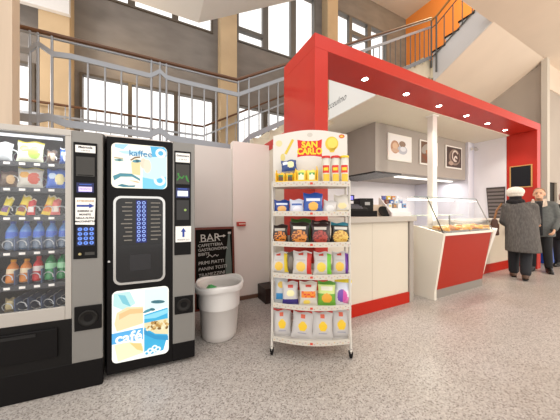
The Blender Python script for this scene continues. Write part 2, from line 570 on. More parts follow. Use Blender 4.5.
# extractor hood
t = thing('extractor_hood', 'large grey boxed extractor hood hanging in the booth', 'hood', (3.7, 3.26, 2.0))
HG = mat('#a39b93', .5, var=.03, scale=2)
MB().box(0, 3.18, 0, 1.33, 0, .935, HG).build('body', t, .004)
mb = MB().box(.01, .78, .02, 1.25, -.03, -.001, mat('#3a3a3a', .35, .5))
for i in range(9):
    mb.box(.03, .76, .1 + i * .12, .13 + i * .12, -.036, -.03, mat('#8a8a88', .3, .7))
mb.build('filter_grille', t)
MB().box(.95, 3.1, .25, .33, -.03, 0, mat('#fffaf0', emit=.9)).build('strip_lamp', t)
L = bpy.data.lights.new('hood_light', 'AREA'); L.shape = 'RECTANGLE'; L.size = 2.2; L.size_y = .25; L.energy = 10; L.color = (1, .97, .92)
lo = bpy.data.objects.new('hood_light', L); COL.objects.link(lo); lo.location = (5.7, 3.6, 1.95)

# pictures on the hood
PH = [(4.02, 4.74), (5.02, 5.66), (5.98, 6.66)]
PL = ['square picture of coffee cups on the hood, nearest the portal sign', 'square picture of brown pastries on the hood behind the white post', 'square picture of a swirl of coffee on the hood beside the white wall']
for i, (a, b) in enumerate(PH):
    w = b - a
    t = thing('picture', PL[i], 'picture', (a, 3.257, 2.24), 0, 'pictures on the hood')
    MB().box(0, w, -.025, 0, 0, .53, mat('#efece6', .5)).build('mount', t, .003)
    mb = MB()
    y = -.027
    m = .03
    if i == 0:
        mb.rect(m, w - m, m, .5, y, mat('#ece9e8', .5))
        for cx, cz, rx, rz, h in [(.2, .27, .13, .13, '#b98a6b'), (.42, .23, .15, .09, '#b7b9c4'), (.42, .35, .1, .06, '#8f7562'), (.2, .29, .08, .07, '#d8b696'), (.44, .25, .09, .05, '#dfe0e6'), (.2, .2, .12, .04, '#c9a58c')]:
            y -= .0006
            mb.oval(cx, cz, rx, rz, y, mat(h, .5))
    elif i == 1:
        mb.rect(m, w - m, m, .5, y, mat('#6b4a33', .5))
        for cx, cz, rx, rz, rr, h in [(.2, .35, .17, .09, .5, '#9c958c'), (.36, .2, .2, .07, -.6, '#a6632c'), (.2, .14, .15, .05, -.5, '#7d3f18'), (.45, .38, .13, .08, .3, '#c79a5c'), (.48, .14, .1, .05, .4, '#5a2c10')]:
            y -= .0006
            mb.oval(cx, cz, rx, rz, y, mat(h, .5), rot=rr)
    else:
        mb.rect(m, w - m, m, .5, y, mat('#43302a', .5))
        y -= .0006
        mb.oval(.36, .27, .24, .19, y, mat('#8d7a6d', .5))
        y -= .0006
        mb.oval(.38, .28, .19, .15, y, mat('#4e332a', .5))
        y -= .0006
        mb.ring(.38, .3, .14, .1, y, mat('#dcd0c6', .5), a0=.5, a1=5.2)
        mb.ring(.4, .24, .07, .03, y - .0006, mat('#e8dfd5', .5), a0=0, a1=4.2)
        mb.oval(.2, .12, .1, .05, y - .001, mat('#b49c8c', .5))
    mb.build('print', t)

# small swivel lamp on the wall stub
t = thing('wall_spotlight', 'small white swivel spotlight on the booth wall', 'lamp', (7.02, 3.2, 2.78))
MB().tube([(0, 0, 0), (0, -.03, 0)], .035, WHITE, 14).build('mount', t)
MB().tube([(0, -.03, 0), (0, -.1, -.02)], .01, WHITE, 8).build('arm', t)
MB().tube([(.03, -.08, .02), (-.07, -.14, -.05)], [.022, .04], mat('#b8b4b4', .4), 14).build('head', t)

t = thing('support_post', 'white square post rising from the display case to the ceiling', 'post', (4.4, 2.56, 0))
MB().box(-.065, .065, 0, .1, 0, 2.945, mat('#e2ddd6', .5)).build('shaft', t, .004)
MB().box(-.085, .085, -.02, .12, 2.925, 2.944, WHITE).build('cap', t)

# blackboard on the red jamb, slatted board on the white wall
t = thing('blackboard', 'small blank blackboard in wooden frame on the red jamb', 'blackboard', (7.148, 2.315, 1.76), -PI / 2)
MB().box(-.17, .17, -.012, 0, 0, .46, mat('#26272b', .7, spec=.1)).build('panel', t)
mb = MB()
fr = mat('#c99a5b', .5)
mb.box(-.185, -.165, -.022, 0, -.015, .475, fr).box(.165, .185, -.022, 0, -.015, .475, fr).box(-.165, .165, -.022, 0, -.015, .005, fr).box(-.165, .165, -.022, 0, .455, .475, fr)
mb.build('frame', t)
t = thing('slatted_board', 'dark slatted board on the white wall behind the white-hatted person', 'board', (7.15, 2.755, 1.05), -PI / 2)
MB().hexa([(-.13, -.03, 0), (.17, -.03, 0), (.17, 0, 0), (-.13, 0, 0), (-.18, -.03, .74), (.17, -.03, .74), (.17, 0, .74), (-.18, 0, .74)], mat('#4d4643', .6, spec=.2)).build('panel', t)
mb = MB()
for i in range(8):
    mb.box(-.12 - .005 * i, .16, -.045, -.03, .05 + i * .085, .1 + i * .085, mat('#756b67', .5))
mb.build('slats', t)

# ------------------------------------------------------------------ counters
t = thing('bar_counter', 'cream bar counter with grey top and red plinth beside the snack rack', 'counter', (1.63, 2.1, 0))
MB().box(0, 1.4, .02, .6, .14, 1.1, CREAM).box(.72, .724, .0185, .02, .15, 1.09, mat('#b9ae9b', .6)).build('body', t, .002)
MB().box(0, 1.4, 0, .6, 0, .14, REDP).build('plinth', t)
MB().box(-.003, 1.5, -.04, .66, 1.1, 1.165, mat('#b5aca0', .45)).build('worktop', t, .004)
MB().box(1.41, 1.49, 0, .1, 0, 1.1, mat('#a59c92', .45)).build('end_post', t, .003)

t = thing('bar_counter', 'cream counter with red plinth behind the white-hatted person', 'counter', (4.98, 2.37, 0))
MB().box(0, 2.16, .02, .55, .17, 1.02, CREAM).box(.95, .955, .0185, .02, .18, 1.0, mat('#b9ae9b', .6)).build('body', t, .002)
MB().box(0, 2.16, 0, .55, 0, .17, REDP).build('plinth', t)
MB().box(-.0, 2.16, -.03, .55, 1.02, 1.06, mat('#d8d0c4', .4)).build('worktop', t, .004)

# display case
t = thing('display_case', 'glass food display case with slanted red front panel', 'display case', (3.42, 2.0, 0))
MB().box(.02, 1.36, .02, .5, 0, .125, mat('#9a948c', .4, .5)).build('toe_kick', t)
W = 1.31
MB().hexa([(0.02, .0, .13), (W, .0, .13), (W, .03, .13), (.02, .03, .13), (.02, -.12, .9), (W, -.12, .9), (W, -.09, .9), (.02, -.09, .9)], mat('#a82a17', .45, spec=.2)).build('front_panel', t, .003)
CW = mat('#e3dccd', .4)
mb = MB().prism([(-.02, .0), (-.02, .13), (-.14, .93), (.2, 1.01), (.5, 1.05), (.5, 0)], 'x', -.03, .02, CW)
mb.build('side_panel', t, .003)
mb = MB().prism([(0, .2), (-.15, .93), (.2, 1.01), (.5, 1.05), (.5, .2)], 'x', W, W + .04, CW)
mb.hexa([(W + .04, -.0, .3), (W + .06, -.0, .3), (W + .06, .1, .3), (W + .04, .1, .3), (W + .04, -.15, .93), (W + .21, -.12, .95), (W + .21, .1, .98), (W + .04, .1, .98)], mat('#ece6e2', .4))
mb.build('side_panel', t, .003)
MB().hexa([(.02, -.14, .9), (W, -.14, .9), (W, .5, .96), (.02, .5, .96), (.02, -.14, .93), (W, -.14, .93), (W, .5, .985), (.02, .5, .985)], mat('#e7e2d4', .35)).build('deck', t, .003)
MB().box(.02, W, .03, .5, .13, .89, CW).build('body', t)
EDGE = mat('#5f7a6c', .15)
mb = MB().hexa([(.0, -.12, .935), (W + .02, -.12, .935), (W + .02, -.112, .935), (.0, -.112, .935), (.0, .1, 1.43), (W + .02, .1, 1.43), (W + .02, .108, 1.43), (.0, .108, 1.43)], CLEAR)
mb.build('front_glass', t)
mb = MB().box(-.3, W + .02, .1, .5, 1.43, 1.438, CLEAR).box(-.3, W + .02, .096, .1, 1.43, 1.438, EDGE)
mb.build('top_glass', t)
mb = MB().prism([(-.11, .94), (.1, 1.43), (.5, 1.43), (.5, 1.03)], 'x', -.004, .004, CLEAR)
mb.tube([(0, -.12, .935), (0, .1, 1.43)], .008, DGREY, 6)
mb.build('end_glass', t)
mb = MB().prism([(-.11, .94), (.1, 1.43), (.5, 1.43), (.5, 1.03)], 'x', W + .02, W + .028, CLEAR)
mb.tube([(W + .03, -.12, .935), (W + .03, .1, 1.43)], .007, SILV, 6)
mb.build('end_glass', t)
MB().box(.03, W - .02, .25, .48, 1.16, 1.168, mat('#a9b5a4', .2)).box(.04, .06, .46, .48, .97, 1.16, SILV).box(W - .06, W - .04, .46, .48, .97, 1.16, SILV).build('shelf', t)
MB().tube([(.04, .42, 1.415), (W - .04, .42, 1.415)], .011, mat('#fff4d8', emit=3.0), 8).build('lamp_tube', t)
L = bpy.data.lights.new('case_light', 'AREA'); L.shape = 'RECTANGLE'; L.size = 1.2; L.size_y = .06; L.energy = 7; L.color = (1, .95, .8)
lo = bpy.data.objects.new('case_light', L); COL.objects.link(lo); lo.location = (4.08, 2.3, 1.4)

# pastries and trays in the case
def pastry_mesh(kind):
    mb = MB()
    if kind == 0:   # bun
        mb.lathe([(.001, 0), (.05, 0), (.06, .015), (.055, .04), (.03, .058), (.001, .062)], (0, 0, 0), mat('#d19a4a', .5, var=.2, scale=20), 16, sx=1.2)
    elif kind == 1:  # crescent roll
        pts = [(.075 * math.cos(a), .075 * math.sin(a) - .04, .025 + .01 * math.sin(a)) for a in [PI * k / 10 for k in range(11)]]
        mb.tube(pts, [.008, .016, .024, .03, .034, .036, .034, .03, .024, .016, .008], mat('#c27a2e', .45, var=.25, scale=30), 10)
    else:           # slice on bread
        mb.box(-.06, .06, -.04, .04, 0, .03, mat('#e2c487', .6, var=.2, scale=20)).box(-.055, .055, -.038, .038, .03, .04, mat('#b5532c', .5)).box(-.05, .06, -.035, .04, .04, .062, mat('#dcb86e', .6, var=.2, scale=20))
    return mb.mesh('pastry')
PM = [pastry_mesh(k) for k in range(3)]
for k in range(2):
    x = 3.78 + k * .62
    tr = thing('serving_tray', ['steel tray of pastries at the near end of the display case', 'steel tray of pastries at the far end of the display case'][k], 'tray', (x, 1.97, .938), 0, 'trays in the display case')
    mb = MB().box(-.29, .29, -.07, .2, .0, .012, mat('#cfcabf', .3, .5))
    mb.M = Matrix.Rotation(R(5.2), 4, 'X')
    mb2 = MB(); mb2.M = Matrix.Rotation(R(5.2), 4, 'X')
    mb2.box(-.29, .29, -.07, .2, 0, .012, mat('#d7d2c4', .3, .4)).build('base', tr)
    mb3 = MB(); mb3.M = Matrix.Rotation(R(5.2), 4, 'X')
    mb3.box(-.3, -.29, -.08, .21, 0, .03, SILV).box(.29, .3, -.08, .21, 0, .03, SILV).box(-.29, .29, -.08, -.07, 0, .03, SILV).box(-.29, .29, .2, .21, 0, .03, SILV).build('rim', tr)
PN = ['bread_bun', 'crescent_roll', 'toasted_sandwich']
PC = ['round golden bread bun', 'brown crescent roll', 'toasted sandwich with red filling']
for i in range(14):
    k, r_ = i % 7, i // 7
    x = 3.56 + (k * .168 if k < 3 else k * .168 + .06)
    y = 1.94 + .1 * r_
    kind = [0, 1, 2, 0, 1, 0, 2][k] if r_ == 0 else [2, 0, 1, 1, 0, 2, 1][k]
    o = bpy.data.objects.new(PN[kind], PM[kind])
    COL.objects.link(o)
    o.location = (x, y, .9485 + (y - 1.97) * .0913 + .004)
    o.rotation_euler.z = random.uniform(-.5, .5)
    place = ['first', 'second', 'third', 'fourth', 'fifth', 'sixth', 'seventh'][k]
    tag(o, '%s in the display case, %s along the %s row' % (PC[kind], place, ['front', 'back'][r_]), 'pastry', 'pastries in the display case')

# cash register
t = thing('cash_register', 'black cash register with lit violet screen on the bar counter', 'cash register', (2.25, 2.4, 1.165), R(-20))
MB().box(-.12, .33, -.1, .22, 0, .075, BLACKM).build('cash_drawer', t, .004)
MB().prism([(-.1, .075), (-.1, .1), (.05, .17), (.18, .17), (.18, .075)], 'x', -.08, .2, DARK).build('keyboard_body', t, .004)
mb = MB()
for i in range(6):
    for j in range(3):
        mb.box(-.06 + i * .035, -.035 + i * .035, -.09 + j * .04, -.065 + j * .04, .104 + j * .019, .118 + j * .019, mat('#6d6a70', .5))
mb.build('keys', t)
MB().tube([(.03, .12, .17), (.03, .12, .22)], .015, BLACK, 8).build('stalk', t)
o = MB().box(-.04, .11, .1, .135, .21, .29, BLACK).build('screen', t, .004)
MB().box(-.02, .09, .098, .1, .225, .275, mat('#8d86ff', emit=.8)).build('display', o)
o = MB().box(.13, .32, -.02, .18, .075, .24, DARK).build('receipt_printer', t, .006)
MB().box(.2, .27, -.021, -.02, .15, .19, mat('#a9a7a3', .5)).build('paper_slot', o)
# bags of paper cups etc behind the till
o = thing('leaning_tray', 'brown and black round tray leaning beside the sweet stand', 'tray', (2.7, 2.32, 1.165), R(-20))
mb = MB().hexa([(-.1, -.07, 0), (.13, -.07, 0), (.13, .12, 0), (-.1, .12, 0), (-.1, .04, .16), (.1, .04, .16), (.1, .12, .16), (-.1, .12, .16)], mat('#b9a48e', .5))
mb.build('case', o, .004)
mb = MB(); mb.M = Matrix.Translation((.04, -.062, .06)) @ Matrix.Rotation(R(58), 4, 'X')
mb.lathe([(.001, .0), (.07, 0), (.085, .012), (.08, .012), (.066, .005), (.001, .005)], (0, 0, 0), BLACK, 24)
mb.build('plate', o)
# sweet stand
t = thing('sweet_stand', 'stepped white stand of small sweets at the end of the bar counter', 'stand', (2.93, 2.22, 1.165), R(-12))
mb = MB()
for i in range(4):
    mb.box(-.15, .17, -.08 + i * .06, .16, i * .055, (i + 1) * .055, mat('#e6e1de', .4))
mb.build('steps', t, .003)
MB().prism([(-.1, 0), (-.1, .05), (.14, .26), (.16, .26), (.16, 0)], 'x', -.165, -.152, mat('#d9d2cd', .4)).build('side_panel', t)
SWC = ['#5a4f8f', '#e1c33a', '#c9823a', '#dfe3ea', '#7b3b2a', '#3f6bb0', '#f0efe8', '#b6c7da', '#cfd2d6', '#8a7a66', '#e8e6e6', '#7fa3c9']
SWN = ['violet', 'yellow', 'orange', 'silver', 'brown', 'blue', 'white', 'pale blue', 'grey', 'tan', 'ivory', 'sky blue']
sw = MB().box(-.032, .032, -.012, .012, 0, .06, WHITE)
TT = Matrix.Translation((2.93, 2.22, 1.165)) @ Matrix.Rotation(R(-12), 4, 'Z')
for i in range(12):
    row, k = 3 - i // 4, i % 4
    c = mat(SWC[i], .4)
    mb = MB().prism([(-.028, 0), (.028, 0), (.03, .012), (.026, .05), (.03, .065), (-.03, .065), (-.026, .05), (-.03, .012)], 'y', -.014, .012, c)
    mb.box(-.016, .016, -.0155, -.014, .02, .042, mat(SWC[(i + 5) % 12], .4))
    p = TT @ Vector((-.11 + k * .078, -.055 + row * .06, (row + 1) * .055))
    o = mb.build('sweet_packet', loc=p, rz=R(-12))
    tag(o, 'small %s sweet packet on the %s step of the stand' % (SWN[i], ['lowest', 'second', 'third', 'topmost'][row]), 'sweet', 'sweets on the stand')

# ------------------------------------------------------------------ snack vending machine
A = R(-4.5)
M1 = (-.354, 2.113)
T1 = Matrix.Translation((M1[0], M1[1], 0)) @ Matrix.Rotation(A, 4, 'Z')
t = VM = thing('vending_machine', 'silver snack and bottle vending machine with glass front', 'vending machine', (M1[0], M1[1], 0), A)
HB = 1.8
XL = -1.0
mb = MB()   # cabinet shell, open at the front
CASE = mat('#77736e', .45, .2)
mb.box(XL, XL + .03, .012, .84, .1, HB, CASE).box(-.004, 0, .012, .84, .1, HB, DARK).box(XL + .03, -.004, .012, .84, HB - .02, HB, CASE)
mb.box(XL + .03, -.004, .8, .84, .1, HB - .02, CASE).box(XL + .03, -.004, .012, .8, .1, .14, DARK)
mb.box(-.205, -.19, .02, .8, .14, HB - .02, mat('#55575c', .5))
mb.build('cabinet', t)
mb = MB().box(XL + .035, -.21, .78, .798, .5, 1.76, mat('#4d5056', .5))
mb.box(-.95, -.5, .762, .77, 1.42, 1.74, mat('#7a1a5c', .5))
mb.build('inner_back', t)
mb = MB()
mb.box(XL, -.178, 0, .02, 1.76, HB, ALU).box(-.214, -.178, 0, .02, .5, 1.76, ALU).box(XL, -.214, 0, .02, .5, .59, ALU)
mb.build('door_frame', t, .004)
MB().box(XL + .01, -.214, .006, .012, .59, 1.76, CLEAR).build('door_glass', t)
MB().tube([(-.85, .06, 1.745), (-.25, .06, 1.745)], .01, mat('#f2f6ff', emit=.7), 8).build('lamp_tube', t)
L = bpy.data.lights.new('vending_light', 'AREA'); L.shape = 'RECTANGLE'; L.size = .7; L.size_y = .05; L.energy = 1.3; L.color = (.93, .96, 1)
lo = bpy.data.objects.new('vending_light', L); COL.objects.link(lo)
lo.matrix_world = T1 @ Matrix.Translation((-.55, .05, 1.735)) @ Matrix.Rotation(R(12), 4, 'X')
TR = [1.575, 1.40, 1.205, .968, .738, .545]
for z in TR:
    mb = MB().box(XL + .04, -.215, .1, .74, z - .012, z, mat('#43464c', .5)).box(XL + .04, -.215, .085, .1, z - .03, z + .004, mat('#2f3238', .5))
    for k in range(9):
        x = -.95 + k * .077
        mb.box(x, x + .032, .083, .085, z - .02, z - .004, PAPER)
    mb.build('shelf_tray', t)
mb = MB()
for x in (-.49, -.42, -.35, -.28):
    for z in TR[3:]:
        mb.box(x - .036, x - .032, .11, .5, z, z + .1, mat('#5a6a8a', .4))
mb.build('dividers', t)
def spiral(x, z, r=.034):
    mb = MB()
    pts = []
    for k in range(61):
        a = 2 * PI * k / 15
        pts.append((x + r * math.cos(a), .105 + .3 * k / 60, z + r + .004 + r * math.sin(a)))
    mb.tube(pts, .0032, mat('#cfd2d4', .3, .3), 5)
    mb.build('spiral', VM)
for z in TR[2:]:
    for k in range(5):
        spiral(-.565 + k * .0715, z, .0345)
for z in TR[:2]:
    for x in (-.54, -.42, -.325, -.262):
        spiral(x, z, .04 if x < -.33 else .028)
# control column
mb = MB().box(-.176, 0, -.004, .02, .19, HB, SILV)
mb.build('control_column', t, .004)
mb = MB().box(-.165, -.031, -.012, -.004, .91, 1.72, BLACK)
mb.build('control_panel', t, .002)
mb = MB().box(-.153, -.039, -.0145, -.012, 1.65, 1.70, PAPER)
mb.text('Matricola', -.096, 1.686, -.0152, .021, BLACK, bold=.0006).text('\u00bb 04 512', -.096, 1.664, -.0152, .014, BLACK)
mb.build('number_sticker', t)
MB().box(-.148, -.043, -.016, -.012, 1.485, 1.62, DGREY).box(-.14, -.05, -.0165, -.016, 1.49, 1.495, BLACK).build('bill_reader', t, .003)
mb = MB().box(-.146, -.047, -.016, -.012, 1.37, 1.44, mat('#0b1550', .3))
mb.build('display_housing', t, .002)
mb = MB().rect(-.134, -.058, 1.378, 1.412, -.0165, mat('#d9c8ff', emit=.7)).rect(-.13, -.06, 1.425, 1.43, -.0165, mat('#3c62c0', emit=.6))
mb.text('PRONTO', -.096, 1.395, -.017, .016, mat('#7a5ad0', emit=.8))
mb.build('display', t)
BLU = mat('#1c3f9a', .5)
mb = MB().hexa([(-.153, -.014, 1.15), (-.045, -.014, 1.145), (-.045, -.012, 1.145), (-.153, -.012, 1.15), (-.153, -.014, 1.335), (-.038, -.014, 1.335), (-.038, -.012, 1.335), (-.153, -.012, 1.335)], PAPER)
mb.text('ATTENZIONE', -.096, 1.312, -.0146, .016, mat('#b8893a', .6), bold=.0004)
mb.rect(-.145, -.075, 1.272, 1.286, -.0146, BLU).flat([(-.075, 1.262), (-.045, 1.279), (-.075, 1.296)], -.0146, BLU)
for k, s_ in enumerate(['INSERIRE LE', 'MONETE', 'NELLA ALTRA', 'MACCHINETTA']):
    mb.text(s_, -.098, 1.242 - k * .024, -.0146, .0165, BLACK, bold=.0006)
mb.build('paper_notice', t)
mb = MB().box(-.146, -.043, -.0135, -.012, 1.0, 1.135, mat('#0a1038', .4))
KB = mat('#6f9bff', emit=.5)
KD = mat('#123a9e', emit=.2)
for r_ in range(4):
    for c_ in range(3):
        x, z = -.127 + c_ * .033, 1.116 - r_ * .032
        mb.oval(x, z, .013, .0125, -.014, KB, 14)
        mb.text('123456789C0E'[r_ * 3 + c_], x, z, -.0145, .016, KD, bold=.0008)
mb.build('keypad', t)
MB().tube([(-.126, -.012, .945), (-.126, -.02, .945)], .009, mat('#b8a878', .3, .8), 12).build('lock', t)
mb = MB().box(-.1, -.045, -.0135, -.012, .935, .955, DGREY).build('label_plate', t)
o = MB().box(-.16, -.002, -.014, -.004, .41, .58, BLACK).build('coin_return', t, .004)
mb = MB(); mb.M = Matrix.Translation((-.08, -.014, .495)) @ Matrix.Rotation(PI / 2, 4, 'X')
mb.lathe([(.055, 0), (.055, .008), (.045, .01), (.04, .002), (.02, -.001), (.001, -.001)], (0, 0, 0), DARK, 24)
mb.build('cup', o)
mb = MB().box(XL, -.178, .0, .03, .12, .5, BLACKM).box(XL, 0, -.002, .03, .0, .19, BLACK)
mb.build('base_panel', t, .004)
o = MB().box(-.95, -.25, -.014, 0, .26, .455, BLACK).build('pickup_flap', t, .006)
MB().box(-.9, -.36, -.018, -.014, .42, .44, mat('#0b0a0a', .3)).build('flap_lip', o)

# goods inside
def place(mesh_or_obj, name, x, y, z, label, cat, group, rz=0.0, rx=0.0):
    if isinstance(mesh_or_obj, MB):
        o = mesh_or_obj.build(name)
    else:
        o = bpy.data.objects.new(name, mesh_or_obj)
        COL.objects.link(o)
    o.matrix_world = T1 @ Matrix.Translation((x, y, z)) @ Matrix.Rotation(rz, 4, 'Z') @ Matrix.Rotation(rx, 4, 'X')
    return tag(o, label, cat, group)

def bag(w, h, th, pick, base, nu=24, nv=30, lean=0.0, cols=None):
    """pillow bag standing on its lower seam: x across, y depth (front = -y), z up. pick(u, v) -> colour for the printed front"""
    mb = MB()
    pts = {}
    for side in (0, 1):
        for j in range(nv + 1):
            v = j / nv
            for i in range(nu + 1):
                u = i / nu
                prof = max(0, math.sin(PI * min(1, max(0, (v - .05) / .9)))) ** .55
                edge = max(0, 1 - abs(2 * u - 1) ** 3) ** .7
                d = th / 2 * prof * edge * (1 + .06 * math.sin(7 * u + 5 * v))
                x = (u - .5) * w * (1 - .07 * math.sin(PI * v) + .012 * math.sin(17 * v))
                z = v * h + .006 * math.sin(9 * u + 2) * (v > .9)
                y = -d if side == 0 else d
                pts[(side, i, j)] = (x, y + .001 * (1 - 2 * side) * -1, z)
    groups = {}
    for j in range(nv):
        for i in range(nu):
            c = pick((i + .5) / nu, (j + .5) / nv) or base
            groups.setdefault(c, []).append([(0, i, j), (0, i + 1, j), (0, i + 1, j + 1), (0, i, j + 1)])
            groups.setdefault(base, []).append([(1, i + 1, j), (1, i, j), (1, i, j + 1), (1, i + 1, j + 1)])
    idx, vs = {}, []
    for k, p in pts.items():
        idx[k] = len(vs)
        vs.append(p)
    k0 = len(mb.v)
    mb.v += vs
    for c, fs in groups.items():
        mi = mb.m(mat(c, .3, var=0, spec=.6))
        for f in fs:
            mb.f.append([k0 + idx[q] for q in f]); mb.mi.append(mi); mb.sm.append(True)
    return mb

def inside(u, v, cx, cy, rx, ry):
    return ((u - cx) / rx) ** 2 + ((v - cy) / ry) ** 2 < 1

def vend_pick(a, b, c):
    def f(u, v):
        if inside(u, v, .68, .45, .24, .3): return b
        if inside(u, v, .3, .62, .2, .16): return c
        if v > .93: return a[1]
        return a[0]
    return f
VB = [(-.6, 0, ('#c3c8ca', '#cfcfcc'), '#b7bcc0', '#d8dde0', 'white and grey crisp bag in the top shelf row, half cut by the photo edge', .12, .13),
      (-.45, 0, ('#cdd0b8', '#d8c93c'), '#9ab84a', '#e6c540', 'white and green crisp bag in the top shelf row of the vending machine', .145, .15),
      (-.332, 0, ('#5b4a40', '#3a3632'), '#c9b8a0', '#8a6f5c', 'dark brown snack pouch in the top shelf row of the vending machine', .06, .1),
      (-.262, 0, ('#3158a8', '#dfe5f2'), '#e9eef8', '#7a93cc', 'blue and white snack pouch in the top shelf row beside the machine frame', .055, .12),
      (-.56, 1, ('#5e4a3c', '#4a2c3a'), '#caa878', '#7d6a58', 'brown crisp bag in the second shelf row of the vending machine', .09, .11),
      (-.45, 1, ('#d3cfc4', '#d8cc4c'), '#c9543a', '#d8a03c', 'white crisp bag with red print in the second shelf row', .14, .14),
      (-.305, 1, ('#3f6fd0', '#2c55b4'), '#f1e4a6', '#c8dcf4', 'blue crisp bag with pale chip print in the second shelf row', .12, .14)]
for x, r_, a, b, c, lab, w, h in VB:
    place(bag(w, h, .045, vend_pick(a, b, c), a[0]), 'snack_bag', x, .125, TR[r_] + .005, lab, 'snack bag', 'snack bags in the vending machine', 0, R(-8))
# bars in the third row
CB = [(-.59, '#e6d33a', '#7a4a8a', 'yellow and violet chocolate bar leaning in the third machine row, at the photo edge', .13, .045),
      (-.505, '#ecd22e', '#8a3b28', 'yellow chocolate bar with brown print leaning in the third machine row', .145, .05),
      (-.448, '#d12f2f', '#f3ece6', 'red and white wafer packet in the third machine row', .115, .045),
      (-.37, '#edc93a', '#d9742c', 'yellow and orange wafer bar leaning in the third machine row', .145, .05),
      (-.315, '#e06a62', '#f5e6d8', 'pinkish red snack packet in the third machine row', .125, .055)]
for i, (x, a, b, lab, h, w) in enumerate(CB):
    pk = (lambda b_, a_: (lambda u, v: b_ if .15 < v < .5 and .15 < u < .85 else (a_ if v < .9 else '#f0e7c8')))(b, a)
    o = place(bag(w, h, .025, pk, a, 8, 12), 'snack_bar', x, .13, TR[2] + .01, lab, 'snack bar', 'snack bars in the vending machine', 0, R(-14))
    if i in (0, 1, 3):
        o.matrix_world = o.matrix_world @ Matrix.Rotation(R(12), 4, 'Y')
# bottles
def bottle(body, cap, label_c, r=.031, h=.2, low=None):
    mb = MB()
    mb.lathe([(.001, 0), (r * .85, .001), (r, .012), (r, h * .3), (r * .9, h * .34), (r, h * .38), (r, h * .62), (r * .85, h * .72), (r * .45, h * .85), (r * .42, h * .92), (.001, h * .92)], (0, 0, 0), body, 18)
    root = mb.build('bottle')
    if low:
        MB().lathe([(r * .87, .001), (r * 1.012, .012), (r * 1.012, h * .3), (r * .92, h * .34), (r * 1.012, h * .38)], (0, 0, 0), low, 18).build('clear_base', root)
    MB().lathe([(r * .5, h * .9), (r * .5, h), (r * .45, h * 1.005), (.001, h * 1.005)], (0, 0, 0), cap, 14).build('cap', root)
    MB().lathe([(r * 1.02, h * .4), (r * 1.02, h * .6)], (0, 0, 0), label_c, 18).build('wrapper', root)
    return root
WAT = mat('#5f94dd', .12, spec=.8)
wb = bottle(WAT, mat('#1a3fb0', .4), mat('#2f62cc', .4), low=mat('#5b6f86', .1, spec=.8))
GRP = 'bottles in the vending machine'
def putb(o, x, row, lab, cat='bottle', y=.155, tilt=-10):
    o.matrix_world = T1 @ Matrix.Translation((x, y, TR[row] + .008)) @ Matrix.Rotation(R(tilt), 4, 'X')
    tag(o, lab, cat, GRP)
PLB = ['at the photo edge', 'second from the photo edge', 'third from the photo edge', 'second from the machine frame', 'nearest the machine frame']
for i in range(5):
    o = wb if i == 0 else copy_tree(wb)
    putb(o, -.565 + i * .0715, 3, 'blue water bottle in the fourth machine row, ' + PLB[i])
jb = bottle(mat('#e0893a', .3), mat('#f0a722', .4), mat('#efd9b8', .4), .03, .16)
putb(jb, -.56, 4, 'orange juice bottle in the fifth machine row, at the photo edge')
o = copy_tree(jb); putb(o, -.49, 4, 'orange juice bottle in the fifth machine row beside the red bottle')
o = bottle(mat('#c72a2f', .3), mat('#d8393a', .4), mat('#e6d9d6', .4), .028, .175)
putb(o, -.425, 4, 'red drink bottle in the fifth machine row')
gb = bottle(mat('#1f8a4c', .15, spec=.8), mat('#1d9a50', .4), mat('#9fdcae', .4), .032, .2)
for i, w_ in enumerate(['beside the red bottle', 'second from the machine frame', 'nearest the machine frame']):
    o = gb if i == 0 else copy_tree(gb)
    putb(o, -.355 + i * .068, 4, 'green drink bottle in the fifth machine row, ' + w_)
pk = lambda u, v: '#cdbb8a' if inside(u, v, .5, .5, .35, .35) else '#8a7c5c'
place(bag(.06, .09, .04, pk, '#8a7c5c', 8, 10), 'snack_bag', -.56, .14, TR[5] + .01, 'small beige snack pouch alone in the lowest machine row', 'snack bag', 'snack bags in the vending machine', 0, R(-10))

# ------------------------------------------------------------------ coffee machine
M2 = (-.345, 2.15)
t = CM = thing('coffee_machine', 'black hot drinks vending machine with two lit picture panels', 'vending machine', (M2[0] + .006, M2[1], 0), A)
MB().box(0, .614, .02, .8, .03, 1.795, BLACK).build('cabinet', t, .006)
MB().box(0.0, .444, 0, .02, .03, 1.795, BLACK).box(.444, .614, 0, .02, .03, .17, BLACK).build('door', t, .005)
MB().box(.446, .614, -.003, .02, .17, 1.8, SILV).build('side_column', t, .004)
for x in (.05, .56):
    for y in (.08, .7):
        MB().tube([(x, y, 0), (x, y, .03)], .02, BLACKM, 10).build('foot', t)
MB().tube([(.018, 0, .87), (.018, -.006, .87)], .008, CHROME, 12).build('lock', t)
def rrect(x0, x1, z0, z1, r, n=5):
    pts = []
    for cx, cz, a in [(x1 - r, z1 - r, 0), (x0 + r, z1 - r, PI / 2), (x0 + r, z0 + r, PI), (x1 - r, z0 + r, 1.5 * PI)]:
        for k in range(n + 1):
            b_ = a + PI / 2 * k / n
            pts.append((cx + r * math.cos(b_), cz + r * math.sin(b_)))
    return pts
ES = .55
def em(h, s=1.0):
    return mat(h, .5, emit=ES * s)
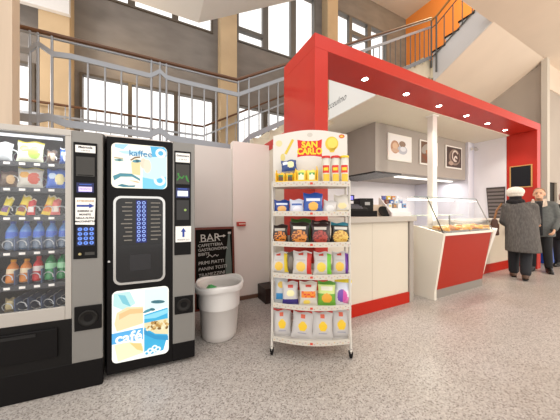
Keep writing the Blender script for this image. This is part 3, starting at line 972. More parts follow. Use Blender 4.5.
# upper lit panel
x0, x1, z0, z1 = .032, .405, 1.415, 1.75
mb = MB().prism(rrect(x0, x1, z0, z1, .035), 'y', -.004, 0, em('#fdf6e2', 1.1))
y = -.0045
def pl(pts, h, s=1.0):
    global y
    y -= .0003
    mb.flat([(x0 + a * (x1 - x0), z0 + b * (z1 - z0)) for a, b in pts], y, em(h, s))
def ov(cx, cz, rx, rz, h, rot=0, s=1.0):
    global y
    y -= .0003
    mb.oval(x0 + cx * (x1 - x0), z0 + cz * (z1 - z0), rx * (x1 - x0), rz * (z1 - z0), y, em(h, s), rot=rot)
def arc(cx, cz, ro, ri, h, a0=0, a1=2 * PI):
    global y
    y -= .0003
    mb.ring(x0 + cx * (x1 - x0), z0 + cz * (z1 - z0), ro * (x1 - x0), ri * (x1 - x0), y, em(h), a0=a0, a1=a1)
pl([(.54, .1), (.96, .02), (.99, .1), (.99, .9), (.95, .98), (.7, .99), (.72, .75), (.54, .72)], '#cfeef6')
pl([(.68, .99), (.94, .99), (.99, .93), (.99, .78), (.72, .74)], '#58b6e0')
pl([(.54, .0), (.92, .0), (.98, .08), (.98, .3), (.75, .22), (.54, .26)], '#7fd0ea')
pl([(.06, .97), (.3, .99), (.2, .86), (.06, .9)], '#a9d8e6')
pl([(.1, .82), (.45, .86), (.66, .8), (.4, .76), (.2, .77)], '#bfe2ee')
ov(.56, .58, .06, .12, '#fbd9c0'); ov(.63, .52, .07, .16, '#fce0c8')
pl([(.36, .32), (.5, .3), (.5, .62), (.42, .68), (.34, .58)], '#f3d7a0')
ov(.13, .62, .08, .028, '#7fa9a4', .05); ov(.14, .62, .03, .03, '#4d7f80')
pl([(.05, .68), (.2, .67), (.2, .65), (.05, .655)], '#b9a27a')
ov(.44, .62, .08, .035, '#5f9aa6', .12); ov(.45, .625, .032, .035, '#2f6270')
pl([(.32, .64), (.4, .71), (.5, .73), (.5, .7), (.41, .68), (.34, .62)], '#7a5a38')
pl([(.03, .26), (.15, .33), (.35, .33), (.5, .22), (.5, .17), (.36, .26), (.16, .25), (.05, .16)], '#4f8f9c')
pl([(.1, .05), (.18, .09), (.3, .06), (.42, .07), (.4, .03), (.2, .02)], '#3f7f90')
pl([(.3, .18), (.45, .16), (.5, .13), (.44, .13)], '#e6b58a')
arc(.88, .84, .1, .05, '#f6fbfd'); arc(.86, .2, .11, .06, '#f2fafc', PI * .9, PI * 2.4)
ov(.86, .2, .05, .05, '#5bbce0')
y -= .0004
mb.text('kaffee', x0 + .51 * (x1 - x0), z0 + .79 * (z1 - z0), y, .066, em('#3b8fc2', .8), bold=.0008)
mb.build('lit_panel', t)
# lower lit panel
x0, x1, z0, z1 = .036, .417, .11, .645
mb = MB().prism(rrect(x0, x1, z0, z1, .035), 'y', -.004, 0, em('#fbfaf0', 1.1))
y = -.0045
pl([(.03, .97), (.3, .98), (.4, .8), (.2, .72), (.02, .8)], '#bfe6e4')
pl([(.1, .95), (.22, .93), (.32, .76), (.18, .82)], '#7fc6d4')
pl([(.08, .7), (.25, .76), (.53, .74), (.53, .5), (.08, .44), (.04, .55)], '#fbdcae')
pl([(.12, .68), (.3, .73), (.53, .715), (.53, .65), (.3, .66), (.12, .6)], '#f6c48c')
pl([(.0, .42), (.53, .44), (.53, .27), (.0, .27)], '#5aaee4')
pl([(.04, .26), (.3, .27), (.53, .17), (.53, .08), (.1, .02)], '#fdf0c4')
pl([(.3, .25), (.5, .22), (.53, .1), (.42, .14)], '#f5cf88')
pl([(.55, .98), (.97, .98), (.99, .7), (.55, .64)], '#dff3f2')
pl([(.55, .62), (.98, .68), (.99, .3), (.9, .06), (.55, .02)], '#3fb0dc')
pl([(.55, .6), (.99, .66), (.99, .6), (.75, .55), (.55, .56)], '#8fd8ec')
pl([(.55, .5), (.99, .52), (.99, .28), (.75, .32), (.55, .44)], '#e8dcb0')
for i in range(34):
    ov(.58 + random.random() * .4, .38 + random.random() * .11, .035, .018, random.choice(['#b58a4a', '#f3e7c4', '#7d5a2a', '#d9b878']), random.random() * 3)
pl([(.55, .42), (.75, .31), (.99, .27), (.99, .2), (.75, .25), (.55, .35)], '#2f96c8')
ov(.8, .79, .13, .025, '#3c6f7a', -.12); ov(.62, .68, .09, .02, '#4a90a0', .3); ov(.7, .69, .05, .02, '#3c6f7a', -.3)
for a_, b_ in [(.66, .1), (.74, .13), (.7, .06), (.6, .07), (.8, .1)]:
    arc(a_, b_, .055, .025, '#eef8fb')
y -= .0004
mb.text('caf\u00e9', x0 + .29 * (x1 - x0), z0 + .345 * (z1 - z0), y, .11, em('#ffffff', 1.1), bold=.003)
mb.build('lit_panel', t)
# selection panel
fr = MB()
outer, inner = rrect(.046, .392, .69, 1.355, .05), rrect(.062, .376, .706, 1.339, .04)
n_ = len(outer)
vs = [(a_, -.012, b_) for a_, b_ in outer] + [(a_, -.012, b_) for a_, b_ in inner] + [(a_, 0, b_) for a_, b_ in outer] + [(a_, -.002, b_) for a_, b_ in inner]
fs = []
for k in range(n_):
    q = (k + 1) % n_
    fs += [(k, q, n_ + q, n_ + k), (2 * n_ + k, 2 * n_ + q, q, k), (n_ + k, n_ + q, 3 * n_ + q, 3 * n_ + k)]
fr.add(vs, fs, CHROME, False)
fr.build('panel_frame', t)
mb = MB().prism(inner, 'y', -.004, -.001, mat('#0d0c0d', .25))
mb.rect(.19, .262, 1.0, 1.325, -.0045, mat('#0a1a78', emit=.35))
BR = mat('#9fbcff', emit=.6)
LB = mat('#7d776e', .5)
for r_ in range(10):
    z = 1.305 - r_ * .0315
    for x in (.209, .243):
        mb.ring(x, z, .0125, .0075, -.005, BR, 14)
    w_ = random.uniform(.04, .075)
    mb.rect(.165 - w_, .165, z - .004, z + .004, -.0046, LB)
    mb.rect(.29, .29 + random.uniform(.04, .075), z - .004, z + .004, -.0046, LB)
mb.build('selection_panel', t)
o = MB().box(.07, .368, -.007, -.004, .72, .985, mat('#141416', .15)).build('cup_hatch', t, .01)
MB().box(.15, .29, -.0078, -.007, .79, .91, mat('#242427', .1)).build('hatch_window', o)
# column fittings
MB().box(.458, .583, -.01, -.003, .885, 1.728, BLACK).build('column_panel', t, .002)
mb = MB().box(.468, .575, -.0125, -.01, 1.637, 1.712, PAPER)
mb.text('Gettoniera', .521, 1.69, -.013, .021, BLACK, bold=.0006).text('n\u00b0 04 513', .521, 1.66, -.013, .015, BLACK)
mb.build('number_sticker', t)
mb = MB().box(.47, .572, -.013, -.01, 1.46, 1.62, DGREY)
GR = mat('#4fae4a', emit=.25)
mb.line([(.478, 1.49), (.5, 1.52), (.515, 1.505), (.53, 1.53)], .01, -.0135, GR).line([(.485, 1.53), (.5, 1.52)], .008, -.0135, GR).line([(.545, 1.53), (.558, 1.49)], .014, -.0135, GR).line([(.55, 1.5), (.568, 1.48)], .008, -.0135, GR)
mb.oval(.488, 1.54, .008, .009, -.0138, GR, 12)
mb.build('bill_reader', t)
mb = MB().box(.47, .572, -.0125, -.01, 1.35, 1.43, mat('#0b1550', .3)).rect(.482, .56, 1.362, 1.405, -.013, mat('#dfe6ff', emit=.8)).rect(.485, .555, 1.418, 1.424, -.013, mat('#3c62c0', emit=.6))
mb.text('PRONTO', .521, 1.384, -.0134, .017, mat('#8aa0e8', emit=.8))
mb.build('display', t)
MB().box(.475, .568, -.0125, -.01, 1.17, 1.33, mat('#22201f', .4)).tube([(.54, -.012, 1.25), (.54, -.018, 1.25)], .01, mat('#8fae5a', .3), 10).build('coin_slot', t)
mb = MB().box(.467, .585, -.0135, -.01, .99, 1.118, PAPER)
mb.rect(.518, .534, 1.03, 1.075, -.014, BLU).flat([(.506, 1.073), (.546, 1.073), (.526, 1.105)], -.014, BLU)
mb.text('MONETE QUI', .526, 1.008, -.014, .015, BLACK)
mb.build('paper_notice', t)
o = MB().box(.46, .6, -.012, -.003, .405, .55, BLACK).build('coin_return', t, .004)
mb = MB(); mb.M = Matrix.Translation((.53, -.012, .48)) @ Matrix.Rotation(PI / 2, 4, 'X')
mb.lathe([(.052, 0), (.052, .007), (.042, .009), (.036, .002), (.02, -.001), (.001, -.001)], (0, 0, 0), DARK, 24)
mb.build('cup', o)

# ------------------------------------------------------------------ wall fittings, blackboard, bin
t = thing('menu_blackboard', 'chalk menu blackboard with arrow leaning behind the white bin', 'blackboard', (.655, 3.11, 0), 0)
LEAN = Matrix.Rotation(R(-5), 4, 'X')
mb = MB(); mb.M = LEAN
mb.box(-.235, .235, -.01, .005, .02, 1.0, mat('#16130f', .7, spec=.1))
CH = mat('#c9c4bb', .8)
def wtxt(s_, x, z, sz, sh=0.0, rot=R(2)):
    mb.text(s_, x, z, -.011, sz, CH, align='LEFT', shear=sh, rot=rot)
wtxt('BAR', -.18, .885, .14)
mb.line([(.05, .905), (.12, .91)], .014, -.011, CH).flat([(.115, .93), (.15, .912), (.115, .89)], -.011, CH)
mb.line([(-.19, .845), (.02, .85)], .005, -.011, CH)
for k, s_ in enumerate(['CAFFETTERIA', 'GASTRONOMIA', 'BIBITE']):
    wtxt(s_, -.205, .795 - k * .055, .052)
mb.line([(-.1, .64), (-.06, .675), (-.03, .645), (.01, .675), (.03, .65), (.05, .67)], .007, -.011, CH)
for k, s_ in enumerate(['PRIMI PIATTI', 'PANINI TOSTI', 'TRAMEZZINI', 'GELATI']):
    wtxt(s_, -.205, .575 - k * .075, .058, .1)
BT = mat('#5f6a62', .7)
mb.flat([(.13, .1), (.22, .1), (.22, .55), (.205, .9), (.215, .945), (.185, .95), (.175, .86), (.14, .62)], -.0108, BT)
mb.rect(.18, .22, .935, .96, -.0112, CH)
mb.build('board', t)
mb = MB(); mb.M = LEAN
FRB = mat('#6b2b17', .5)
mb.box(-.26, -.235, -.018, .012, 0, 1.03, FRB).box(.235, .26, -.018, .012, 0, 1.03, FRB).box(-.235, .235, -.018, .012, 1.0, 1.03, FRB).box(-.235, .235, -.018, .012, 0, .02, FRB)
mb.build('frame', t, .002)

t = thing('alarm_box', 'small red box mounted on the pinkish wall panel', 'alarm box', (1.03, 3.228, 1.055))
MB().box(-.065, .055, -.05, 0, -.028, .03, mat('#b8321f', .4)).build('case', t, .005)
MB().box(-.045, .055, -.053, -.05, -.003, .012, mat('#e8c9b8', .5)).build('label_strip', t)

t = thing('waste_bin', 'white round plastic waste bin beside the coffee machine', 'bin', (.548, 2.42, 0))
BINW = mat('#cfc8c2', .45, var=.03, scale=4)
prof = [(.001, .004), (.15, .0), (.165, .01), (.172, .06), (.205, .49), (.224, .50), (.228, .52), (.218, .53), (.2, .525), (.196, .49), (.165, .05), (.001, .04)]
MB().lathe(prof, (0, 0, 0), BINW, 48).build('tub', t)
mb = MB()
n_ = 48
vs, fs = [], []
for i_, (r_, z_) in enumerate([(.2, .31), (.203, .45), (.212, .535), (.231, .542), (.238, .52), (.232, .485)]):
    for k in range(n_):
        a_ = 2 * PI * k / n_
        w_ = 1 + .02 * math.sin(5 * a_ + i_) * (i_ in (2, 3, 4, 5))
        dz = .012 * math.sin(3 * a_ + .6) * (i_ >= 2) + .012 * math.cos(a_ - .3) * (i_ >= 2)
        vs.append((r_ * w_ * math.cos(a_), r_ * w_ * math.sin(a_), z_ + dz))
for i_ in range(5):
    for k in range(n_):
        fs.append((i_ * n_ + k, i_ * n_ + (k + 1) % n_, (i_ + 1) * n_ + (k + 1) % n_, (i_ + 1) * n_ + k))
mb.add(vs, fs, mat('#ddd8d3', .3), True)
vs = []
for k in range(n_):
    a_ = 2 * PI * k / n_
    vs.append((.198 * math.cos(a_), .198 * math.sin(a_), .43))
vs.append((0, 0, .40))
mb.add(vs, [(k, (k + 1) % n_, n_) for k in range(n_)], mat('#c9c5c0', .4), True)
mb.build('bin_liner', t)
o = MB().add([(-.06, -.04, 0), (.03, -.05, .02), (.07, .02, .01), (0, .06, .03), (-.05, .03, .0), (.0, 0, .05)],
             [(0, 1, 5), (1, 2, 5), (2, 3, 5), (3, 4, 5), (4, 0, 5), (0, 4, 3, 2, 1)], mat('#2f9a45', .4)).build('sweet_wrapper', loc=(.473, 2.44, .46), rz=.3)
tag(o, 'crumpled green wrapper lying on top of the white bin', 'wrapper')

# ------------------------------------------------------------------ snack rack
RA = R(-31)
RC = (1.128, 1.648)
TRK = Matrix.Translation((RC[0], RC[1], 0)) @ Matrix.Rotation(RA, 4, 'Z')
t = RK = thing('snack_rack', 'white wire snack rack on wheels with a curved red and white header', 'display rack', (RC[0], RC[1], 0), RA)
WR = mat('#d2ccc2', .4)
for sx in (-1, 1):
    mb = MB()
    x = sx * .335
    mb.tube([(x, .06, .06), (x, .1, .3), (x, .13, 1.5)], .011, WR, 8)
    mb.tube([(x, .36, .06), (x, .33, .3), (x, .26, 1.86)], .011, WR, 8)
    mb.tube([(x, .06, .08), (x, .36, .08)], .01, WR, 8)
    for z in (.3, .56, .82, 1.08, 1.34):
        mb.tube([(x, .11, z), (x, .32, z)], .005, WR, 6)
    mb.build('side_frame', t)
SZ = [1.452, 1.205, .948, .68, .425, .135]
LR, LY = mat('#d8452c', .5), mat('#d9b98a', .5)
for i, z in enumerate(SZ):
    w = .325
    db = .27
    pts = [(-w, .06)] + [(-w + 2 * w * k / 14, .06 - .06 * math.sin(PI * k / 14)) for k in range(1, 14)] + [(w, .06)]
    poly = pts + [(w, db + .04), (-w, db + .04)]
    s_ = MB().prism(poly, 'z', z, z + .008, WR).build('shelf', t)
    mb = MB()
    for (xa, ya), (xb, yb) in zip(pts[:-1], pts[1:]):
        mb.hexa([(xa, ya - .006, z - .006), (xb, yb - .006, z - .006), (xb, yb, z - .006), (xa, ya, z - .006), (xa, ya - .012, z + .036), (xb, yb - .012, z + .036), (xb, yb - .006, z + .036), (xa, ya - .006, z + .036)], mat('#d8d1c4', .5))
    for k in range(27):
        x = -.31 + k * .62 / 26
        u = (x + w) / (2 * w)
        y_ = .06 - .06 * math.sin(PI * u) - .0125
        big = k == 13
        c_ = LR if big else [LY, mat('#a9a59c', .5), mat('#c9a0a0', .5)][k % 3]
        r_ = .011 if big else .005
        zc = z + .016 + (.006 if k % 2 else -.005) * (not big)
        mb.add([(x - r_, y_, zc - r_ * .8), (x + r_, y_, zc - r_ * .8), (x + r_, y_ - .001, zc + r_ * .8), (x - r_, y_ - .001, zc + r_ * .8)], [(0, 1, 2, 3)], c_)
    mb.build('front_lip', s_)
    MB().box(-w, -w + .006, .06, db + .04, z, z + .05, WR).box(w - .006, w, .06, db + .04, z, z + .05, WR).box(-w, w, db + .034, db + .04, z, z + .06, WR).build('guard', s_)
for x in (-.335, .335):
    for y_ in (.06, .36):
        c = MB().tube([(x, y_, .045), (x, y_, .085)], .008, CHROME, 8).box(x - .016, x + .016, y_ - .004, y_ + .03, .03, .055, BLACK).build('caster', t)
        mb = MB(); mb.M = Matrix.Translation((x, y_ + .012, .027)) @ Matrix.Rotation(PI / 2, 4, 'Y')
        mb.lathe([(.001, -.012), (.02, -.012), (.027, -.008), (.027, .008), (.02, .012), (.001, .012)], (0, 0, 0), BLACKM, 18)
        mb.build('wheel', c)
# header
HY = .24
h = MB()
arcp = [(-.34 + .68 * k / 16, 1.94 + .05 * math.sin(PI * k / 16)) for k in range(17)]
h.prism([(-.34, 1.475), (.34, 1.475)] + arcp[::-1], 'y', HY, HY + .012, mat('#e2dcd2', .5))
HR, HYW = mat('#d81f1c', .5), mat('#f6d324', .5)
y = HY - .001
lg = [(a_ * .7, 1.82 + (c_ - 1.70) * .82) for a_, c_ in [(-.165, 1.80), (-.08, 1.785), (.02, 1.782), (.11, 1.785), (.16, 1.80), (.152, 1.70), (.16, 1.60), (.06, 1.615), (-.03, 1.617), (-.11, 1.613), (-.165, 1.60), (-.155, 1.70)]]
h.flat(lg, y, HR)
h.text('SAN', -.002, 1.853, y - .001, .078, HYW, bold=.0035).text('CARLO', -.002, 1.79, y - .001, .078, HYW, bold=.0035, sx=.9)
h.oval(.2, 1.86, .06, .065, y, mat('#e8c63c', .5)).oval(.205, 1.865, .045, .048, y - .0006, mat('#f0d65e', .5)).flat([(.17, 1.82), (.24, 1.83), (.22, 1.78), (.185, 1.78)], y, mat('#e8c63c', .5))
h.line([(-.225, 1.77), (-.155, 1.905)], .024, y, mat('#ddc03e', .5)).oval(-.285, 1.87, .03, .03, y, mat('#e3d7a0', .5)).oval(-.25, 1.74, .022, .035, y, mat('#ddcc80', .5))
h.oval(.29, 1.925, .026, .018, y, mat('#d8642a', .5)).oval(.29, 1.925, .014, .008, y - .0006, mat('#f0c93c', .5))
h.oval(.0, 1.945, .026, .02, y, mat('#cfc8bc', .5))
h.build('header_board', t)

def rput(mb, name, x, z, lab, cat, group, y=.1, lean=10, yaw=0, roll=0):
    o = mb.build(name)
    o.matrix_world = TRK @ Matrix.Translation((x, y, z)) @ Matrix.Rotation(R(yaw), 4, 'Z') @ Matrix.Rotation(R(roll), 4, 'Y') @ Matrix.Rotation(R(-lean), 4, 'X')
    return tag(o, lab, cat, group)

# top shelf: yellow boxes, tubes, blue bag
def tray_box(w, hh, front):
    mb = MB()
    Yl = mat('#f2c21c', .5)
    mb.box(-w / 2, w / 2, 0, .1, 0, .006, Yl).box(-w / 2, w / 2, -.004, 0, 0, hh * .35, Yl)
    for s_ in (-1, 1):
        mb.prism([(0, 0), (.1, 0), (.1, hh * 1.25), (.03, hh), (0, hh * .9)], 'x', s_ * w / 2 - .004, s_ * w / 2 + .004, Yl)
    mb.box(-w / 2, w / 2, .1, .104, 0, hh, Yl)
    return mb
Z1 = SZ[0] + .008
tray_lab = ['open yellow cardboard tray of cracker packs below the blue bag', 'open yellow cardboard tray of cracker packs beside the crisp tubes']
for k, (x, w) in enumerate([(-.22, .165), (-.035, .19)]):
    rput(tray_box(w, .125 if k == 0 else .15, 0), 'cardboard_tray', x, Z1, tray_lab[k], 'box', 'yellow trays on the rack', .1, 0)
    for q in range(2):
        c_ = ['#e9b91c', '#f4d860'][k]
        def cp(u, v, k=k):
            if inside(u, v, .5, .45, .33, .28): return ['#5a3a1c', '#fbf3d0'][k]
            if .62 < v < .8 and .15 < u < .85: return ['#2f7a3a', '#3f9a4a'][k]
            return None
        rput(bag(.075 if k == 0 else .085, .11 if k == 0 else .135, .04, cp, c_, 10, 12), 'cracker_pack', x - w / 4 + q * w / 2, Z1 + .008,
             '%s cracker pack on the top shelf, %s' % (['brown and yellow', 'pale yellow'][k], [['at the rack end', 'beside the pale yellow packs'], ['beside the brown packs', 'beside the tubes']][k][q]), 'cracker pack', 'cracker packs on the rack', .135, 4)
def blue_pick(u, v):
    if inside(u, v, .62, .5, .22, .3): return '#e9dfa8'
    if .5 < v < .8 and .1 < u < .42: return '#e8ecf4'
    return None
rput(bag(.14, .11, .05, blue_pick, '#22407e', 12, 14), 'crisp_bag', -.185, Z1 + .138, 'dark blue crisp bag lying on the yellow tray below the header', 'crisp bag', 'bags on the snack rack', .15, 20, 0, -6)
for k, x in enumerate((.135, .215, .292)):
    lid = ['#d22a22', '#cf2420', '#e8c31c'][k]
    body = MB().lathe([(.001, 0), (.036, 0), (.036, .24), (.001, .24)], (0, 0, 0), mat('#ded8ca', .4), 24).build('crisp_tube')
    body.matrix_world = TRK @ Matrix.Translation((x, .125, Z1))
    MB().lathe([(.038, .238), (.038, .255), (.036, .258), (.001, .258)], (0, 0, 0), mat(lid, .4), 24).build('lid', body)
    # printed band wraps the front half
    mb = MB()
    for (za, zb, a0, a1, h_) in [(.11, .175, 3.7, 5.4, '#d8321f'), (.02, .1, 3.9, 5.5, '#efc23a'), (.13, .155, 4.0, 5.1, '#f4d324'), (.005, .02, 3.2, 6.2, '#d8a42c')]:
        n_ = 10
        rr = .0364 if h_ != '#f4d324' else .0368
        vs = []
        for j in range(n_ + 1):
            a_ = a0 + (a1 - a0) * j / n_
            vs += [(rr * math.cos(a_), rr * math.sin(a_), za), (rr * math.cos(a_), rr * math.sin(a_), zb)]
        mb.add(vs, [(2 * j, 2 * j + 2, 2 * j + 3, 2 * j + 1) for j in range(n_)], mat(h_, .4), True)
    mb.build('printed_wrap', body)
    tag(body, ['red-lidded crisp tube on the top shelf beside the yellow tray', 'red-lidded crisp tube on the top shelf between the two other tubes', 'yellow-lidded crisp tube at the end of the top shelf'][k], 'crisp tube', 'crisp tubes on the rack')

def strip_pick(strip, chip, logo='#c8402c', base2=None):
    def f(u, v):
        if v > .95 or v < .04: return '#d4d0cc'
        if .82 < v < .94 and .3 < u < .55: return logo
        if strip and u > .76 and .05 < v < .95: return strip
        if inside(u, v, .42, .36, .26, .2): return chip
        if base2 and v < .2: return base2
        if .6 < v < .68 and .18 < u < .66: return '#b9b4b4'
        return None
    return f
def pack(base, cx, cy, rx, ry, chip, band=None, bv=(.65, .82), top=None):
    def f(u, v):
        if top and v > .88: return top
        if band and bv[0] < v < bv[1] and .12 < u < .88: return band
        if inside(u, v, cx, cy, rx, ry):
            return chip if (int(u * 14) + int(v * 18)) % 3 else (chip if isinstance(chip, str) else chip)
        return None
    return f
def nuts(base, c1, c2, title, top=None):
    def f(u, v):
        if top and v > .86: return top
        if .68 < v < .8 and .15 < u < .85: return title
        if inside(u, v, .5, .33, .4, .3):
            return c1 if math.sin(int(u * 14) * 12.9898 + int(v * 18) * 78.233) * 43758.5453 % 1 > .35 else c2
        return None
    return f
G = 'bags on the snack rack'
B = []
# second shelf
Z = SZ[1] + .008
B += [(-.25, Z, .14, .125, '#1f3f8c', pack('', .5, .35, .3, .22, '#e5b06a', '#dfe6f2', (.62, .76)), 'small blue crisp bag at the start of the second shelf', 0),
      (-.12, Z, .125, .13, '#d5d8e6', pack('', .5, .3, .28, .2, '#eeeaf0', '#3a5fa8', (.55, .7)), 'white crisp bag with blue lettering on the second shelf', 0),
      (.02, Z, .17, .185, '#2350a4', pack('', .5, .36, .27, .2, '#eeb54a', '#e9eef8', (.6, .72)), 'tall blue crisp bag in the middle of the second shelf', 0),
      (.155, Z, .115, .12, '#cfcbc8', pack('', .5, .4, .3, .25, '#e8e4e0'), 'plain silver bag slumped on the second shelf', 12),
      (.27, Z, .135, .17, '#d3ccc0', pack('', .5, .42, .28, .16, '#efd9a0', '#e9c23a', (.06, .16)), 'white and yellow crisp bag at the end of the second shelf', 0)]
Z = SZ[2] + .008
B += [(-.265, Z, .145, .165, '#2c1d18', nuts('', '#d8812a', '#5a2c14', '#b9aea0'), 'dark brown nut bag at the start of the third shelf', -3),
      (-.1, Z, .175, .19, '#2a221c', nuts('', '#d98a3c', '#7a3f1c', '#e6e0d6'), 'black bag with orange nut print on the third shelf', 2),
      (.08, Z, .165, .185, '#2e1a1a', nuts('', '#b0463a', '#7a2a24', '#cfc4b8'), 'dark bag with reddish nut print on the third shelf', 0),
      (.255, Z, .17, .185, '#2a2522', nuts('', '#e6c060', '#c98f3c', '#d9d3c8', '#2a7f92'), 'dark nut bag with teal top edge at the end of the third shelf', 3)]
Z = SZ[3] + .008
B += [(-.265, Z, .15, .19, '#c6c2be', strip_pick('#e2c522', '#eac04a'), 'white crisp bag with yellow side strip on the fourth shelf', -2),
      (-.075, Z, .165, .205, '#cac5c0', strip_pick('#c8281e', '#ecc65a'), 'white crisp bag with red side strip on the fourth shelf', 2),
      (.1, Z, .155, .2, '#c8c4be', strip_pick('#6cc02c', '#eccf4a'), 'white crisp bag with green side strip on the fourth shelf', 1),
      (.26, Z, .15, .2, '#c6c1be', strip_pick('#6a2f96', '#ecc04a'), 'white crisp bag with purple side strip on the fourth shelf', 0)]
Z = SZ[4] + .008
def multi(u, v):
    if v > .86: return '#ecd73c'
    if inside(u, v, .45, .35, .3, .25): return '#7a4fae' if u < .5 else '#d85aa8'
    if inside(u, v, .7, .2, .25, .14): return '#e684b8'
    return '#d8dce8' if v > .55 else None
def green(u, v):
    if v > .86: return '#5a9a34'
    if .64 < v < .8 and .15 < u < .85: return '#e6e2d0'
    if inside(u, v, .5, .32, .3, .2): return '#e9a83a'
    if v > .5: return '#cfe08a'
    return None
def fire(u, v):
    if .32 < v < .6 and .08 < u < .92: return '#e98a1c' if math.sin(int(u * 14) * 12.9 + int(v * 18) * 78.2) * 4375.8 % 1 > .4 else '#d8401c'
    if .75 < v < .88 and .35 < u < .65: return '#c8402c'
    if inside(u, v, .4, .15, .2, .1): return '#efd25a'
    return None
def purp(u, v):
    if v < .24: return '#3a2a7c'
    if .74 < v < .88 and .35 < u < .65: return '#c8402c'
    if inside(u, v, .5, .5, .25, .15): return '#efe6b0'
    return None
B += [(-.175, Z, .14, .19, '#cdc8c6', purp, 'white bag with violet base on the fifth shelf', 0),
      (-.02, Z, .155, .2, '#d3ccc0', fire, 'white bag with orange lettering in the middle of the fifth shelf', 0),
      (.135, Z, .155, .2, '#6aa834', green, 'green snack bag on the fifth shelf', 1),
      (.275, Z, .15, .215, '#efe9f0', multi, 'bag with yellow top and violet pink print at the end of the fifth shelf', 4)]
Z = SZ[5] + .008
def big(u, v):
    if v > .93: return '#c22a22'
    if .74 < v < .86 and .36 < u < .6: return '#d8562c'
    if inside(u, v, .5, .46, .2, .17): return '#f0c62c'
    if .2 < v < .24 and .3 < u < .7: return '#9a98a8'
    return None
B += [(-.245, Z, .165, .235, '#c4bfbc', big, 'large white crisp bag at the start of the bottom shelf', -3),
      (-.08, Z, .185, .235, '#c6c1be', big, 'large white crisp bag on the bottom shelf, second from the bin side', 9),
      (.1, Z, .18, .24, '#c5c0bc', big, 'large white crisp bag on the bottom shelf, second from the counter side', 2),
      (.265, Z, .18, .25, '#c4bfbc', big, 'large white crisp bag at the counter end of the bottom shelf', 0)]
for x, z, w, h_, base, pk, lab, roll in B:
    yy = .075 + .06 * abs(x / .33) ** 2
    rput(bag(w, h_, .055, pk, base), 'crisp_bag', x, z, lab, 'crisp bag', G, yy, 9, random.uniform(-5, 5) - 8 * x, roll * .6)
# bags standing behind
BK = [(-.08, SZ[2] + .008, .19, .215, '#3f6a2c', pack('', .5, .6, .3, .2, '#2a1c14'), 'green-topped nut bag standing behind the front bags of the third shelf', .19),
      (.1, SZ[2] + .008, .17, .2, '#3a221e', pack('', .5, .5, .3, .2, '#7a2a24', '#cfc4b8', (.8, .9)), 'dark nut bag standing behind the front row of the third shelf', .19),
      (-.17, SZ[3] + .008, .09, .19, '#5f564e', pack('', .5, .5, .3, .3, '#7a7064'), 'dark grey bag turned sideways on the fourth shelf', .13),
      (-.26, SZ[4] + .008, .12, .235, '#c9cccf', pack('', .5, .65, .25, .12, '#e6c04a', '#3a8fc8', (.1, .32)), 'pale bag with light blue base at the start of the fifth shelf', .14),
      (.0, SZ[5] + .008, .18, .24, '#b5b0ac', big, 'large white crisp bag standing behind the front row of the bottom shelf', .2)]
for x, z, w, h_, base, pk, lab, yy in BK:
    rput(bag(w, h_, .05, pk, base), 'crisp_bag', x, z, lab, 'crisp bag', G, yy, 6, 0, 0)

# ------------------------------------------------------------------ people
SKIN = mat('#d3a283', .5, var=.04, scale=20)
def cone_caps(mb, p0, r0, p1, r1, m=SKIN):
    p0, p1 = Vector(p0), Vector(p1)
    pts, rs = [], []
    for k in range(7):
        s_ = k / 6
        pts.append(p0.lerp(p1, s_)); rs.append(r0 + (r1 - r0) * s_)
    mb.tube(pts, rs, m, 12)
    mb.ball(p0, r0, m, 12, 8)
    mb.ball(p1, r1, m, 12, 8)
def remesh(mb, name, parent, material, voxel, smooth=4):
    """fuse overlapping limbs into one continuous surface"""
    tmp = bpy.data.objects.new('tmp', mb.mesh('tmp'))
    COL.objects.link(tmp)
    r_ = tmp.modifiers.new('r', 'REMESH'); r_.mode = 'VOXEL'; r_.voxel_size = voxel
    s_ = tmp.modifiers.new('s', 'SMOOTH'); s_.iterations = smooth; s_.factor = .5
    dg = bpy.context.evaluated_depsgraph_get()
    me = bpy.data.meshes.new_from_object(tmp.evaluated_get(dg))
    bpy.data.objects.remove(tmp)
    me.materials.clear()
    me.materials.append(material)
    for p in me.polygons:
        p.use_smooth = True
    me.name = name
    o = bpy.data.objects.new(name, me)
    COL.objects.link(o)
    if parent is not None:
        o.parent = parent
    return o
def head_geo(mb, c, s=1.0):
    """head facing -y centred at c"""
    x, y_, z = c
    mb.ball((x, y_ + .012 * s, z + .025 * s), (.074 * s, .092 * s, .088 * s), SKIN, 20, 14)
    mb.ball((x, y_ - .03 * s, z - .045 * s), (.055 * s, .06 * s, .062 * s), SKIN, 16, 12)
    cone_caps(mb, (x, y_ - .085 * s, z + .012 * s), .011 * s, (x, y_ - .105 * s, z - .02 * s), .016 * s)
    mb.ball((x, y_ - .085 * s, z - .062 * s), (.024 * s, .013 * s, .008 * s), SKIN, 10, 6)
    for s_ in (-1, 1):
        mb.ball((x + s_ * .075 * s, y_ + .015 * s, z), (.01 * s, .02 * s, .032 * s), SKIN, 10, 8)
def hand_geo(mb, w, d, side, palm_n):
    """hand hanging at wrist w in direction d, five bent fingers"""
    w, d = Vector(w), Vector(d).normalized()
    n = Vector(palm_n).normalized()
    a = d.cross(n).normalized()
    for k in range(4):
        cone_caps(mb, w + a * (-.024 + .016 * k) * .6, .018, w + d * .075 + a * (-.03 + .02 * k), .014)
    for k, L_ in enumerate((.062, .075, .07, .055)):
        b0 = w + d * .08 + a * (-.031 + .0205 * k)
        b1 = b0 + (d * .85 + n * .5).normalized() * L_ * .55
        b2 = b1 + (d * .4 + n * .9).normalized() * L_ * .5
        cone_caps(mb, b0, .0105, b1, .0095)
        cone_caps(mb, b1, .0095, b2, .008)
    th = w + d * .025 - a * .026 * side
    t1 = th + (d * .6 - a * side * .7 + n * .3).normalized() * .045
    t2 = t1 + (d * .8 + n * .4).normalized() * .032
    cone_caps(mb, th, .014, t1, .012)
    cone_caps(mb, t1, .012, t2, .009)

